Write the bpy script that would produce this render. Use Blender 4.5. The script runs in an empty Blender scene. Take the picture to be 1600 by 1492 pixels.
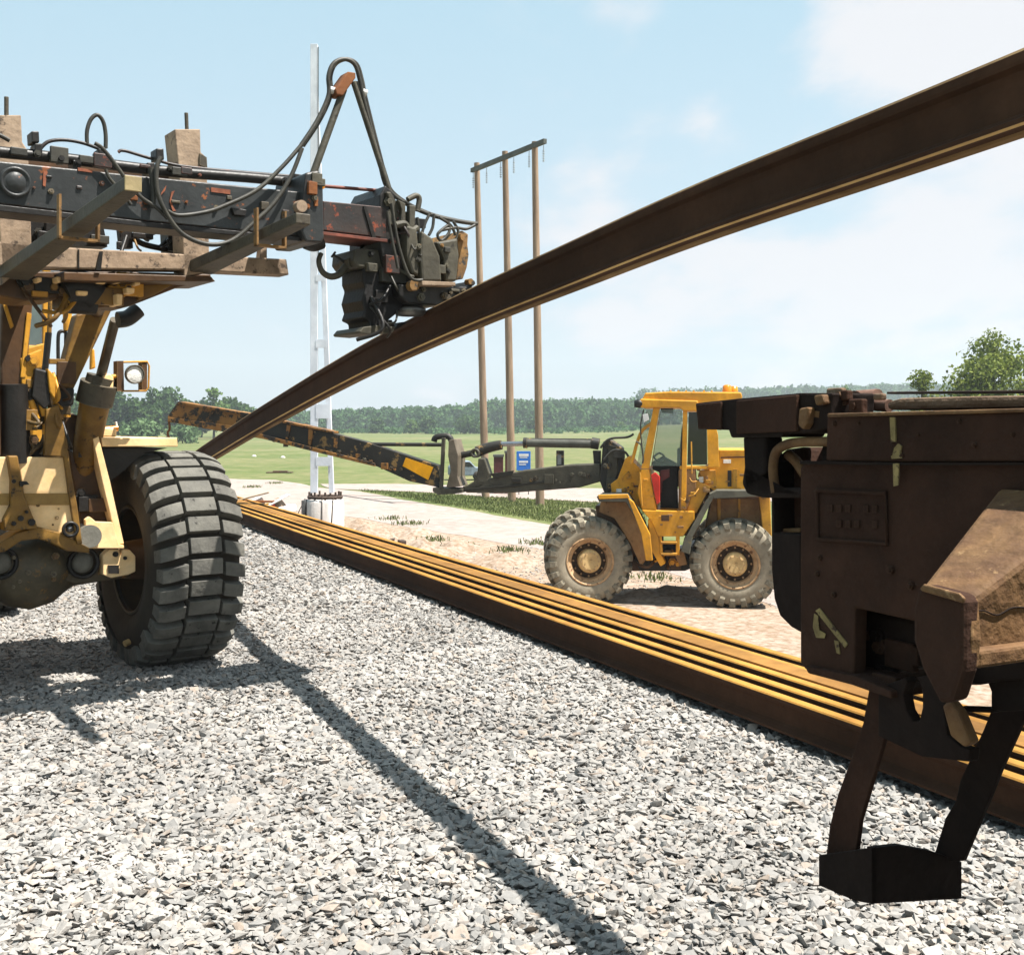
import bpy, bmesh, math, random
import numpy as np
from mathutils import Vector, Matrix, noise
random.seed(7); rng = np.random.default_rng(7)
R = math.radians
SC = bpy.context.scene
COL = SC.collection
# ------------------------------------------------------------------ camera
# eye 1.7 m above the ballast, level, lens shifted down
EYE = 1.7; FPX = 1715.0; HX, HY = 800.0, 664.0
cam = bpy.data.cameras.new("camera"); cam.sensor_width = 36; cam.lens = FPX / 1600 * 36
cam.shift_y = -(746 - HY) / 1600; cam.clip_start = 0.05; cam.clip_end = 5000
co = bpy.data.objects.new("camera", cam); COL.objects.link(co)
co.location = (0, 0, EYE); co.rotation_euler = (R(90), 0, 0); SC.camera = co
# ------------------------------------------------------------------ light
SUN = Vector((0.425, -0.12, 1.0)).normalized()
ELEV = math.asin(SUN.z)
sl = bpy.data.lights.new("sun", 'SUN'); sl.energy = 5.0; sl.angle = R(0.5); sl.color = (1.0, 0.955, 0.89)
so = bpy.data.objects.new("sun", sl); COL.objects.link(so)
so.rotation_euler = SUN.to_track_quat('Z', 'Y').to_euler(); so.location = (0, 0, 30)
W = bpy.data.worlds.new("World"); SC.world = W; W.use_nodes = True
SC.view_settings.view_transform = 'Standard'; SC.view_settings.look = 'None'
SC.view_settings.gamma = 1; SC.view_settings.exposure = 1.5
def build_world():
    nt = W.node_tree; N = nt.nodes; L = nt.links; N.clear()
    out = N.new('ShaderNodeOutputWorld'); bg = N.new('ShaderNodeBackground'); bg.inputs[1].default_value = 0.076
    sky = N.new('ShaderNodeTexSky'); sky.sky_type = 'NISHITA'; sky.sun_disc = False
    sky.sun_elevation = ELEV; sky.sun_rotation = math.atan2(0.40, -0.144)
    sky.air_density = 1.0; sky.dust_density = 2.0; sky.ozone_density = 1.0
    tc = N.new('ShaderNodeTexCoord'); sep = N.new('ShaderNodeSeparateXYZ'); L.new(tc.outputs['Generated'], sep.inputs[0])
    # thin summer haze whitening the sky
    hz = N.new('ShaderNodeMixRGB'); hz.inputs[2].default_value = (2.6, 3.6, 4.1, 1)
    r = N.new('ShaderNodeMapRange'); r.inputs[1].default_value = -0.02; r.inputs[2].default_value = 0.40
    r.inputs[3].default_value = 0.0; r.inputs[4].default_value = 1.0; L.new(sep.outputs[2], r.inputs[0])
    hc = N.new('ShaderNodeMixRGB'); hc.inputs[1].default_value = (3.45, 3.85, 4.15, 1); hc.inputs[2].default_value = (2.3, 3.45, 4.0, 1)
    L.new(r.outputs[0], hc.inputs[0]); L.new(hc.outputs[0], hz.inputs[2]); hz.inputs[0].default_value = 0.85
    L.new(sky.outputs[0], hz.inputs[1])
    # clouds on a flat layer
    dv = N.new('ShaderNodeMath'); dv.operation = 'ADD'; dv.inputs[1].default_value = 0.40; L.new(sep.outputs[2], dv.inputs[0])
    dx = N.new('ShaderNodeMath'); dx.operation = 'DIVIDE'; L.new(sep.outputs[0], dx.inputs[0]); L.new(dv.outputs[0], dx.inputs[1])
    dz = N.new('ShaderNodeMath'); dz.operation = 'DIVIDE'; dz.inputs[0].default_value = 1.0; L.new(dv.outputs[0], dz.inputs[1])
    cb = N.new('ShaderNodeCombineXYZ'); L.new(dx.outputs[0], cb.inputs[0]); L.new(dz.outputs[0], cb.inputs[1]); L.new(sep.outputs[1], cb.inputs[2])
    def nz(scale, det, off, dist=0.3):
        m = N.new('ShaderNodeMapping'); m.inputs[1].default_value = off; L.new(cb.outputs[0], m.inputs[0])
        n = N.new('ShaderNodeTexNoise'); n.inputs['Scale'].default_value = scale; n.inputs['Detail'].default_value = det
        n.inputs['Distortion'].default_value = dist; n.inputs['Roughness'].default_value = 0.55
        L.new(m.outputs[0], n.inputs[0]); return n.outputs[0]
    big = nz(3.8, 11, (3.1, 0.4, 0), 0.1); 
    # more cloud to the right (east) of the view and close to the horizon
    ge = N.new('ShaderNodeMapRange'); ge.inputs[1].default_value = -0.45; ge.inputs[2].default_value = 0.45
    ge.inputs[3].default_value = -0.10; ge.inputs[4].default_value = 0.085; L.new(sep.outputs[0], ge.inputs[0])
    ad = N.new('ShaderNodeMath'); L.new(big, ad.inputs[0]); L.new(ge.outputs[0], ad.inputs[1])
    def blob(dirv, rad, amp, prev):
        d = Vector(dirv).normalized()
        s = N.new('ShaderNodeVectorMath'); s.operation = 'DISTANCE'; L.new(tc.outputs['Generated'], s.inputs[0]); s.inputs[1].default_value = d
        m = N.new('ShaderNodeMapRange'); m.interpolation_type = 'SMOOTHSTEP'; m.inputs[1].default_value = 0; m.inputs[2].default_value = rad
        m.inputs[3].default_value = amp; m.inputs[4].default_value = 0; L.new(s.outputs[1], m.inputs[0])
        a = N.new('ShaderNodeMath'); L.new(prev, a.inputs[0]); L.new(m.outputs[0], a.inputs[1]); return a.outputs[0]
    def dirpx(u, v): return ((u - HX) / FPX, 1, -(v - HY) / FPX)
    v = ad.outputs[0]
    v = blob(dirpx(1560, 70), 0.10, 0.22, v); v = blob(dirpx(1440, 20), 0.07, 0.20, v); v = blob(dirpx(1300, 90), 0.07, 0.14, v)
    v = blob(dirpx(1110, 190), 0.04, 0.12, v); v = blob(dirpx(930, 340), 0.07, 0.14, v); v = blob(dirpx(1450, 310), 0.14, 0.12, v)
    v = blob(dirpx(1350, 420), 0.16, 0.10, v); v = blob(dirpx(400, 500), 0.09, 0.10, v); v = blob(dirpx(1000, 520), 0.20, 0.06, v)
    v = blob(dirpx(1150, 60), 0.10, -0.2, v); v = blob(dirpx(300, 150), 0.4, -0.25, v)
    cr = N.new('ShaderNodeMapRange'); cr.interpolation_type = 'SMOOTHSTEP'; cr.inputs[1].default_value = 0.47; cr.inputs[2].default_value = 0.70
    cr.inputs[3].default_value = 0; cr.inputs[4].default_value = 1.0; L.new(v, cr.inputs[0])
    sh = N.new('ShaderNodeMixRGB'); sh.inputs[1].default_value = (3.5, 3.8, 4.15, 1); sh.inputs[2].default_value = (3.95, 4.02, 4.2, 1)
    L.new(cr.outputs[0], sh.inputs[0])
    mx = N.new('ShaderNodeMixRGB'); L.new(cr.outputs[0], mx.inputs[0]); L.new(hz.outputs[0], mx.inputs[1]); L.new(sh.outputs[0], mx.inputs[2])
    L.new(mx.outputs[0], bg.inputs[0]); L.new(bg.outputs[0], out.inputs[0])
build_world()
# ------------------------------------------------------------------ materials
MATS = {}
K = 0.46; KG = 0.76      # the place is exposed for bright film: plain real-world albedos
def mat(name, c1, c2=None, c3=None, scale=6, rough=0.7, metal=0.0, bump=0.15, bscale=None, t3=0.62, w3=0.06, streak=None, spec=None, det=6, edge=None, dirt=0.35):
    """procedural paint / rust / rubber: c1-c2 soft variation, c3 chips past a threshold"""
    if name in MATS: return MATS[name]
    c1 = [v*K for v in c1]; c2 = [v*K for v in c2] if c2 else None; c3 = [v*K for v in c3] if c3 else None
    m = bpy.data.materials.new(name); m.use_nodes = True; nt = m.node_tree; N = nt.nodes; L = nt.links
    b = N['Principled BSDF']; b.inputs['Roughness'].default_value = rough; b.inputs['Metallic'].default_value = metal
    b.inputs['Specular IOR Level'].default_value = 0.3 if spec is None else spec
    tc = N.new('ShaderNodeTexCoord'); src = tc.outputs['Object']
    if streak:
        mp = N.new('ShaderNodeMapping'); mp.inputs[3].default_value = streak; L.new(src, mp.inputs[0]); src = mp.outputs[0]
    n = N.new('ShaderNodeTexNoise'); n.inputs['Scale'].default_value = scale; n.inputs['Detail'].default_value = det
    n.inputs['Roughness'].default_value = 0.62; L.new(src, n.inputs[0])
    r = N.new('ShaderNodeMapRange'); r.inputs[1].default_value = 0.33; r.inputs[2].default_value = 0.67; L.new(n.outputs[0], r.inputs[0])
    x = N.new('ShaderNodeMixRGB'); x.inputs[1].default_value = (*c1, 1); x.inputs[2].default_value = (*(c2 or [v * 0.7 for v in c1]), 1)
    L.new(r.outputs[0], x.inputs[0]); res = x.outputs[0]
    if c3:
        n2 = N.new('ShaderNodeTexNoise'); n2.inputs['Scale'].default_value = scale * 2.3; n2.inputs['Detail'].default_value = 8
        n2.inputs['Roughness'].default_value = 0.7; L.new(src, n2.inputs[0])
        r2 = N.new('ShaderNodeMapRange'); r2.inputs[1].default_value = t3; r2.inputs[2].default_value = t3 + w3; L.new(n2.outputs[0], r2.inputs[0])
        x2 = N.new('ShaderNodeMixRGB'); x2.inputs[2].default_value = (*c3, 1); L.new(r2.outputs[0], x2.inputs[0]); L.new(res, x2.inputs[1]); res = x2.outputs[0]
    if dirt:
        n4 = N.new('ShaderNodeTexNoise'); n4.inputs['Scale'].default_value = scale*0.45; n4.inputs['Detail'].default_value = 9; n4.inputs['Roughness'].default_value = 0.72; n4.inputs['Distortion'].default_value = 0.6
        L.new(src, n4.inputs[0]); r4 = N.new('ShaderNodeMapRange'); r4.inputs[1].default_value = 0.40; r4.inputs[2].default_value = 0.66; r4.inputs[3].default_value = 1.12; r4.inputs[4].default_value = 1-dirt; L.new(n4.outputs[0], r4.inputs[0])
        x4 = N.new('ShaderNodeMixRGB'); x4.blend_type = 'MULTIPLY'; x4.inputs[0].default_value = 1; L.new(res, x4.inputs[1]); L.new(r4.outputs[0], x4.inputs[2]); res = x4.outputs[0]
    if edge:
        bv = N.new('ShaderNodeBevel'); bv.samples = 4; bv.inputs[0].default_value = 0.012; ge = N.new('ShaderNodeNewGeometry')
        dp = N.new('ShaderNodeVectorMath'); dp.operation = 'DOT_PRODUCT'; L.new(bv.outputs[0], dp.inputs[0]); L.new(ge.outputs['Normal'], dp.inputs[1])
        ns = N.new('ShaderNodeTexNoise'); ns.inputs['Scale'].default_value = scale*5; ns.inputs['Detail'].default_value = 4; L.new(tc.outputs['Object'], ns.inputs[0])
        sb = N.new('ShaderNodeMath'); sb.operation = 'SUBTRACT'; sb.inputs[0].default_value = 1.0; L.new(dp.outputs['Value'], sb.inputs[1])
        ml = N.new('ShaderNodeMath'); ml.operation = 'MULTIPLY'; L.new(sb.outputs[0], ml.inputs[0]); L.new(ns.outputs[0], ml.inputs[1])
        re_ = N.new('ShaderNodeMapRange'); re_.inputs[1].default_value = 0.05; re_.inputs[2].default_value = 0.11; L.new(ml.outputs[0], re_.inputs[0])
        xe = N.new('ShaderNodeMixRGB'); xe.inputs[2].default_value = (*[v*K for v in edge], 1); L.new(re_.outputs[0], xe.inputs[0]); L.new(res, xe.inputs[1]); res = xe.outputs[0]
    L.new(res, b.inputs['Base Color'])
    if bump:
        n3 = N.new('ShaderNodeTexNoise'); n3.inputs['Scale'].default_value = bscale or scale * 5; n3.inputs['Detail'].default_value = 6
        L.new(tc.outputs['Object'], n3.inputs[0])
        bp = N.new('ShaderNodeBump'); bp.inputs['Strength'].default_value = bump; bp.inputs['Distance'].default_value = 0.02
        L.new(n3.outputs[0], bp.inputs['Height']); L.new(bp.outputs[0], b.inputs['Normal'])
    MATS[name] = m; return m
M_yel = mat('worn_yellow_paint', (1.15, 0.58, 0.06), (0.92, 0.42, 0.04), (0.16, 0.08, 0.035), scale=4, rough=0.45, t3=0.64, edge=(0.20, 0.11, 0.05))
M_yelpale = mat('sunlit_yellow_paint', (1.85, 1.33, 0.74), (1.7, 1.08, 0.46), (0.65, 0.33, 0.08), scale=3.5, rough=0.5, t3=0.66, edge=(0.42, 0.24, 0.10))  # paler copy of the yellow paint, sunlight brightened into its colour
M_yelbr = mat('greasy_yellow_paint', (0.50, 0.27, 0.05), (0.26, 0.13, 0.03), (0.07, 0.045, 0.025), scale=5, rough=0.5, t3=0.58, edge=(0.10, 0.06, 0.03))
M_brown = mat('oily_brown_paint', (0.20, 0.095, 0.034), (0.095, 0.05, 0.024), (0.36, 0.20, 0.06), scale=5, rough=0.5, t3=0.66, edge=(0.32, 0.20, 0.08))
M_loader = mat('bright_yellow_paint', (1.5, 0.68, 0.03), (1.15, 0.54, 0.05), (0.50, 0.27, 0.06), scale=2.8, rough=0.5, t3=0.60, w3=0.10, edge=(0.30, 0.15, 0.04))
M_loaderd = mat('dirty_yellow_paint', (1.15, 0.58, 0.05), (0.80, 0.38, 0.06), (0.20, 0.12, 0.06), scale=3, rough=0.6, t3=0.58)
M_tan = mat('rusty_tan_panel', (0.62, 0.36, 0.15), (0.44, 0.22, 0.08), (0.18, 0.09, 0.04), scale=4, rough=0.7, t3=0.60)
M_blk = mat('black_greasy_steel', (0.022, 0.020, 0.018), (0.035, 0.03, 0.026), (0.07, 0.04, 0.025), scale=8, rough=0.45, t3=0.66)
M_grey = mat('dark_grey_worn_paint', (0.072, 0.078, 0.078), (0.045, 0.048, 0.048), (0.42, 0.14, 0.05), scale=5, rough=0.42, t3=0.605, w3=0.03, edge=(0.30, 0.13, 0.07))
M_greyred = mat('dark_paint_worn_to_red', (0.055, 0.055, 0.055), (0.09, 0.06, 0.05), (0.40, 0.10, 0.05), scale=6, rough=0.45, t3=0.58, w3=0.04, edge=(0.42, 0.14, 0.08))
M_olive = mat('dusty_olive_steel', (0.15, 0.135, 0.095), (0.09, 0.08, 0.055), (0.045, 0.04, 0.03), scale=7, rough=0.6, t3=0.60, edge=(0.30, 0.27, 0.19))
M_hose = mat('black_rubber_hose', (0.06, 0.057, 0.048), (0.10, 0.092, 0.07), scale=9, rough=0.5, bump=0.1)
M_hoseb = mat('dusty_brown_hose', (0.22, 0.14, 0.05), (0.12, 0.075, 0.03), scale=9, rough=0.5, bump=0.1)
M_tyre = mat('dusty_tyre_rubber', (0.175, 0.168, 0.148), (0.27, 0.258, 0.22), (0.06, 0.057, 0.05), scale=7, rough=0.85, t3=0.60, bump=0.3)
M_tyred = mat('dark_tyre_sidewall', (0.055, 0.046, 0.036), (0.085, 0.068, 0.05), scale=5, rough=0.8, bump=0.15)
M_tyre2 = mat('mud_dusted_tyre', (0.28, 0.25, 0.185), (0.46, 0.40, 0.29), (0.07, 0.06, 0.045), scale=8, rough=0.9, t3=0.58, bump=0.3)
M_wall2 = mat('dusty_sidewall', (0.60, 0.52, 0.38), (0.44, 0.38, 0.28), (0.15, 0.13, 0.10), scale=4, rough=0.9, t3=0.62)
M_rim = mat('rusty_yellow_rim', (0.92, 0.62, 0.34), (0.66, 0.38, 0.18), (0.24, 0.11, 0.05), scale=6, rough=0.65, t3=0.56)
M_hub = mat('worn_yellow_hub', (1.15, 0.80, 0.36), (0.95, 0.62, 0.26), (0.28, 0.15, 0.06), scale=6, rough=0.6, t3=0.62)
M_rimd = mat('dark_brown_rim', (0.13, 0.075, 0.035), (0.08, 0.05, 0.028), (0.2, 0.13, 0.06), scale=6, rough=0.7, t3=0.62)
M_fork = mat('pale_dusty_steel', (0.74, 0.54, 0.37), (0.48, 0.34, 0.23), (0.17, 0.12, 0.085), scale=7, rough=0.75, t3=0.57, bump=0.2, edge=(0.20, 0.14, 0.10))
M_forkd = mat('worn_fork_steel', (0.15, 0.13, 0.09), (0.10, 0.08, 0.055), (0.05, 0.038, 0.028), scale=8, rough=0.6, t3=0.58, edge=(0.34, 0.27, 0.17))
M_rail = mat('rail_rust_side', (0.085, 0.048, 0.027), (0.060, 0.034, 0.021), (0.12, 0.062, 0.03), scale=3, rough=0.75, bump=0.12, bscale=60, streak=(1, 1, 1))
M_railp = mat('rail_rust_orange', (0.50, 0.27, 0.075), (0.38, 0.19, 0.055), (0.24, 0.12, 0.045), scale=3.0, rough=0.8, bump=0.12, bscale=60, t3=0.64)
M_wag = mat('dark_rust_wagon_steel', (0.100, 0.050, 0.033), (0.062, 0.034, 0.024), (0.18, 0.085, 0.046), spec=0.08, scale=5, rough=0.9, t3=0.66, bump=0.35, bscale=45, edge=(0.11, 0.062, 0.04))
M_wagblk = mat('black_underframe_steel', (0.036, 0.022, 0.017), (0.024, 0.016, 0.013), spec=0.1, scale=6, rough=0.8, bump=0.3)
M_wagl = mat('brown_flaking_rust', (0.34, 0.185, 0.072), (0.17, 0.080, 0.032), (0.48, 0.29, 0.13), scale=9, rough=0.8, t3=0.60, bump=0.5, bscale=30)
M_wagwood = mat('weathered_timber_edge', (0.36, 0.24, 0.15), (0.20, 0.12, 0.07), (0.50, 0.36, 0.25), scale=9, rough=0.9, t3=0.6, streak=(0.25, 1, 1), bump=0.5)
M_chalk = mat('cream_chalk_mark', (0.55, 0.42, 0.17), (0.30, 0.22, 0.09), (0.09, 0.05, 0.035), scale=22, rough=0.9, t3=0.55, bump=0)
M_galv = mat('galvanised_steel', (1.35, 1.42, 1.52), (1.1, 1.18, 1.3), scale=2, rough=0.5, metal=0.0, dirt=0.15, bump=0.05)
M_pole = mat('weathered_pole_wood', (0.62, 0.44, 0.30), (0.42, 0.28, 0.185), (0.72, 0.56, 0.40), scale=1.5, rough=0.9, t3=0.6, streak=(6, 6, 0.5))
M_arm = mat('weathered_grey_crossarm', (0.20, 0.21, 0.19), (0.13, 0.14, 0.12), scale=2, rough=0.9)
M_conc = mat('pale_concrete', (1.2, 1.12, 1.05), (1.05, 0.96, 0.9), (0.42, 0.34, 0.28), scale=5, rough=0.9, t3=0.68, streak=(1, 1, 0.25))
M_bolt = mat('dark_rusty_bolts', (0.16, 0.11, 0.08), (0.09, 0.06, 0.05), scale=9, rough=0.8)
M_sign = mat('blue_sign_paint', (0.06, 0.32, 1.1), (0.05, 0.28, 1.0), scale=2, rough=0.4, bump=0)
M_white = mat('white_paint', (1.5, 1.5, 1.46), (1.3, 1.3, 1.26), scale=3, rough=0.5, bump=0)
M_maroon = mat('maroon_paint', (0.16, 0.035, 0.03), (0.12, 0.03, 0.026), scale=3, rough=0.6, bump=0)
M_red = mat('red_paint', (1.1, 0.06, 0.03), (0.9, 0.05, 0.03), scale=3, rough=0.4, bump=0)
M_refl = mat('orange_reflector_sheet', (1.7, 0.78, 0.01), (1.6, 0.72, 0.01), scale=2, rough=0.35, bump=0)
M_orange = mat('amber_plastic', (1.0, 0.38, 0.02), (0.9, 0.3, 0.02), scale=3, rough=0.25, bump=0)
M_rustor = mat('orange_rust', (0.42, 0.15, 0.04), (0.30, 0.10, 0.03), (0.14, 0.06, 0.03), scale=8, rough=0.8)
M_armor = mat('orange_and_black_worn_paint', (0.62, 0.30, 0.07), (0.42, 0.18, 0.045), (0.05, 0.04, 0.03), scale=1.6, rough=0.65, t3=0.50, w3=0.04)
M_armbk = mat('black_boom_paint_worn', (0.030, 0.028, 0.024), (0.05, 0.045, 0.036), (0.50, 0.30, 0.10), scale=1.8, rough=0.55, t3=0.565, w3=0.04, edge=(0.38, 0.26, 0.12))
M_chrome = mat('chromed_rod', (0.75, 0.75, 0.76), (0.6, 0.6, 0.62), scale=4, rough=0.2, metal=0.9, bump=0)
M_lampw = mat('lamp_glass', (1.6, 1.58, 1.5), (1.3, 1.28, 1.2), scale=20, rough=0.15, bump=0.3)
M_bark = mat('bark', (0.10, 0.075, 0.05), (0.06, 0.045, 0.03), scale=3, rough=0.9)
M_rustch = mat('ochre_flaked_plate', (0.50, 0.27, 0.08), (0.32, 0.17, 0.06), (0.06, 0.06, 0.055), scale=9, rough=0.7, t3=0.56)
M_oldwood = mat('pale_split_timber', (0.62, 0.50, 0.36), (0.45, 0.34, 0.22), scale=6, rough=0.9)
def glass_mat(name, col, mixf):
    m = bpy.data.materials.new(name); m.use_nodes = True; N = m.node_tree.nodes; L = m.node_tree.links
    b = N['Principled BSDF']; b.inputs['Base Color'].default_value = (*col, 1); b.inputs['Roughness'].default_value = 0.08
    t = N.new('ShaderNodeBsdfTransparent'); x = N.new('ShaderNodeMixShader'); x.inputs[0].default_value = mixf
    L.new(t.outputs[0], x.inputs[1]); L.new(b.outputs[0], x.inputs[2]); L.new(x.outputs[0], N['Material Output'].inputs[0]); return m
M_glass = glass_mat('cab_glass', (0.16, 0.22, 0.20), 0.35)
M_glassd = glass_mat('dark_cab_glass', (0.02, 0.022, 0.02), 0.92)
# ------------------------------------------------------------------ mesh helpers
SPLIT = {'carriage_link', 'grab_rail', 'steering_hose', 'door_seam', 'hood_panel', 'hydraulic_hose', 'gripper_hose', 'front_hose', 'engine_cover', 'pipe_clamp', 'paint_mark', 'round_fitting', 'bolt_head', 'bracket_bolt', 'fitting_block', 'hose_clip', 'curved_guard', 'link_plate', 'boom_rib', 'body_rib', 'step_rung', 'joint_cover', 'cab_pillar', 'arm_upright', 'upright_sheet', 'roof_rib', 'earth_wire', 'board_post', 'chalk_mark', 'worn_raised_mark', 'hinge_strap', 'beam_cheek', 'valve_block', 'arm_edge', 'carriage_frame', 'boom_flange', 'marker_lens', 'lamp_side', 'collar_patch', 'lower_link', 'beacon', 'crossbar_strap', 'plate_shade_band', 'front_plate', 'cab_window', 'arm_rib', 'coil_hinge', 'rim_flange', 'mudguard_lip', 'front_mudguard', 'rear_mudguard', 'wheel_bolt', 'top_pipe', 'axle_link', 'tilt_block', 'rear_body', 'anchor_bolts', 'bogie_frame', 'grime_bolt'}
class MB:
    def __init__(s): s.v = []; s.f = []; s.sm = []
    def add(s, vs, fs, smooth=False):
        b = len(s.v); s.v += [tuple(v) for v in vs]
        for f in fs: s.f.append(tuple(i + b for i in f)); s.sm.append(smooth)
        return s
    def box(s, x0, x1, y0, y1, z0, z1):
        return s.add([(x0,y0,z0),(x1,y0,z0),(x1,y1,z0),(x0,y1,z0),(x0,y0,z1),(x1,y0,z1),(x1,y1,z1),(x0,y1,z1)],
              [(0,3,2,1),(4,5,6,7),(0,1,5,4),(1,2,6,5),(2,3,7,6),(3,0,4,7)])
    def prism(s, pts, vec):
        n = len(pts); P = [Vector(p) for p in pts]; Q = [p + Vector(vec) for p in P]
        s.add(P + Q, [tuple(range(n)), tuple(range(2*n-1, n-1, -1))] + [(i, i+n, (i+1) % n + n, (i+1) % n) for i in range(n)]); return s
    def bar(s, a, b, w, h, up=(0,0,1)):
        a = Vector(a); b = Vector(b); t = (b - a).normalized(); u = Vector(up); x = t.cross(u).normalized(); y = x.cross(t)
        c = [x*w/2 + y*h/2, -x*w/2 + y*h/2, -x*w/2 - y*h/2, x*w/2 - y*h/2]
        return s.add([a+k for k in c] + [b+k for k in c], [(3,2,1,0),(4,5,6,7)] + [(i,(i+1)%4,(i+1)%4+4,i+4) for i in range(4)])
    def tube(s, pts, r, n=10, smooth_path=True, cap=True):
        P = [Vector(p) for p in pts]
        if smooth_path and len(P) > 2:
            Q = []
            for i in range(len(P)-1):
                p0 = P[max(i-1,0)]; p1 = P[i]; p2 = P[i+1]; p3 = P[min(i+2,len(P)-1)]
                for k in range(6):
                    t = k/6; Q.append(0.5*((2*p1)+(-p0+p2)*t+(2*p0-5*p1+4*p2-p3)*t*t+(-p0+3*p1-3*p2+p3)*t**3))
            Q.append(P[-1]); P = Q
        rr = r if hasattr(r, '__len__') else [r]*2
        x = None; vs = []
        for i, p in enumerate(P):
            t = (P[min(i+1,len(P)-1)] - P[max(i-1,0)]).normalized()
            if x is None:
                x = t.orthogonal().normalized()
            x = (x - t*x.dot(t)).normalized(); y = t.cross(x)
            q = rr[0] + (rr[-1]-rr[0])*i/max(1,len(P)-1)
            vs += [p + (x*math.cos(2*math.pi*k/n) + y*math.sin(2*math.pi*k/n))*q for k in range(n)]
        m = len(P)
        fs = [(i*n+k, i*n+(k+1)%n, (i+1)*n+(k+1)%n, (i+1)*n+k) for i in range(m-1) for k in range(n)]
        s.add(vs, fs, True)
        if cap: s.add(vs[:n], [tuple(range(n-1,-1,-1))]); s.add(vs[-n:], [tuple(range(n))])
        return s
    def lathe(s, prof, c, axis='Y', n=40, smooth=True, closed=False, cap=True):
        """prof: (offset along the axis, radius)"""
        vs = []
        for a, r in prof:
            for k in range(n):
                t = 2*math.pi*k/n
                vs.append(AX(axis, c, a, r*math.cos(t), r*math.sin(t)))
        m = len(prof)
        fs = [(i*n+k, i*n+(k+1)%n, (i+1)*n+(k+1)%n, (i+1)*n+k) for i in range(m-1) for k in range(n)]
        if closed: fs += [((m-1)*n+k, (m-1)*n+(k+1)%n, (k+1)%n, k) for k in range(n)]
        s.add(vs, fs, smooth)
        if not closed and cap:
            if prof[0][1] > 1e-4: s.add(vs[:n], [tuple(range(n-1,-1,-1))])
            if prof[-1][1] > 1e-4: s.add(vs[-n:], [tuple(range(n))])
        return s
    def build(s, name, m, parent=None, bevel=0.0, loc=None, split=False):
        if split or name in SPLIT:
            par = list(range(len(s.v)))
            def find(i):
                while par[i] != i: par[i] = par[par[i]]; i = par[i]
                return i
            for f in s.f:
                for i in f[1:]: par[find(i)] = find(f[0])
            pos = {}
            for i, v in enumerate(s.v):
                k = tuple(round(c, 5) for c in v)
                if k in pos: par[find(i)] = find(pos[k])
                else: pos[k] = i
            comp = {}
            for f, q in zip(s.f, s.sm): comp.setdefault(find(f[0]), []).append((f, q))
            if len(comp) > 1:
                out = None
                for fl in comp.values():
                    idx = sorted({i for f, q in fl for i in f}); mp = {i: j for j, i in enumerate(idx)}; mb = MB()
                    mb.v = [s.v[i] for i in idx]; mb.f = [tuple(mp[i] for i in f) for f, q in fl]; mb.sm = [q for f, q in fl]
                    o = mb._build(name, m, parent, bevel, loc); out = out or o
                return out
        return s._build(name, m, parent, bevel, loc)
    def _build(s, name, m, parent=None, bevel=0.0, loc=None):
        me = bpy.data.meshes.new(name); me.from_pydata(s.v, [], s.f); me.update()
        for p, q in zip(me.polygons, s.sm): p.use_smooth = q
        bm = bmesh.new(); bm.from_mesh(me); bmesh.ops.recalc_face_normals(bm, faces=bm.faces); bm.to_mesh(me); bm.free()
        me.materials.append(m)
        o = bpy.data.objects.new(name, me); COL.objects.link(o)
        if parent: o.parent = parent
        if loc is not None: o.location = loc
        if bevel:
            b = o.modifiers.new('bevel', 'BEVEL'); b.width = bevel; b.segments = 2; b.limit_method = 'ANGLE'; b.angle_limit = R(40)
        return o
def AX(axis, c, a, p, q):
    if axis == 'X': return (c[0]+a, c[1]+p, c[2]+q)
    if axis == 'Y': return (c[0]+p, c[1]+a, c[2]+q)
    return (c[0]+p, c[1]+q, c[2]+a)
def tag(o, label=None, cat=None, group=None, kind=None):
    if label: o['label'] = label
    if cat: o['category'] = cat
    if group: o['group'] = group
    if kind: o['kind'] = kind
    return o
def empty(name, loc=(0,0,0), rz=0.0, label=None, cat=None, group=None):
    o = bpy.data.objects.new(name, None); COL.objects.link(o); o.location = loc; o.rotation_euler = (0,0,rz)
    o.empty_display_size = 0.3
    return tag(o, label, cat, group)
def copy_tree(o, parent=None):
    c = o.copy(); COL.objects.link(c); c.parent = parent
    for ch in list(o.children): copy_tree(ch, c)
    return c
def wpt(u, v, d): return Vector(((u-HX)/FPX*d, d, EYE-(v-HY)/FPX*d))
def gpt(u, v, z=0.0):
    d = (EYE - z)*FPX/(v-HY); return Vector(((u-HX)/FPX*d, d, z))
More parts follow.
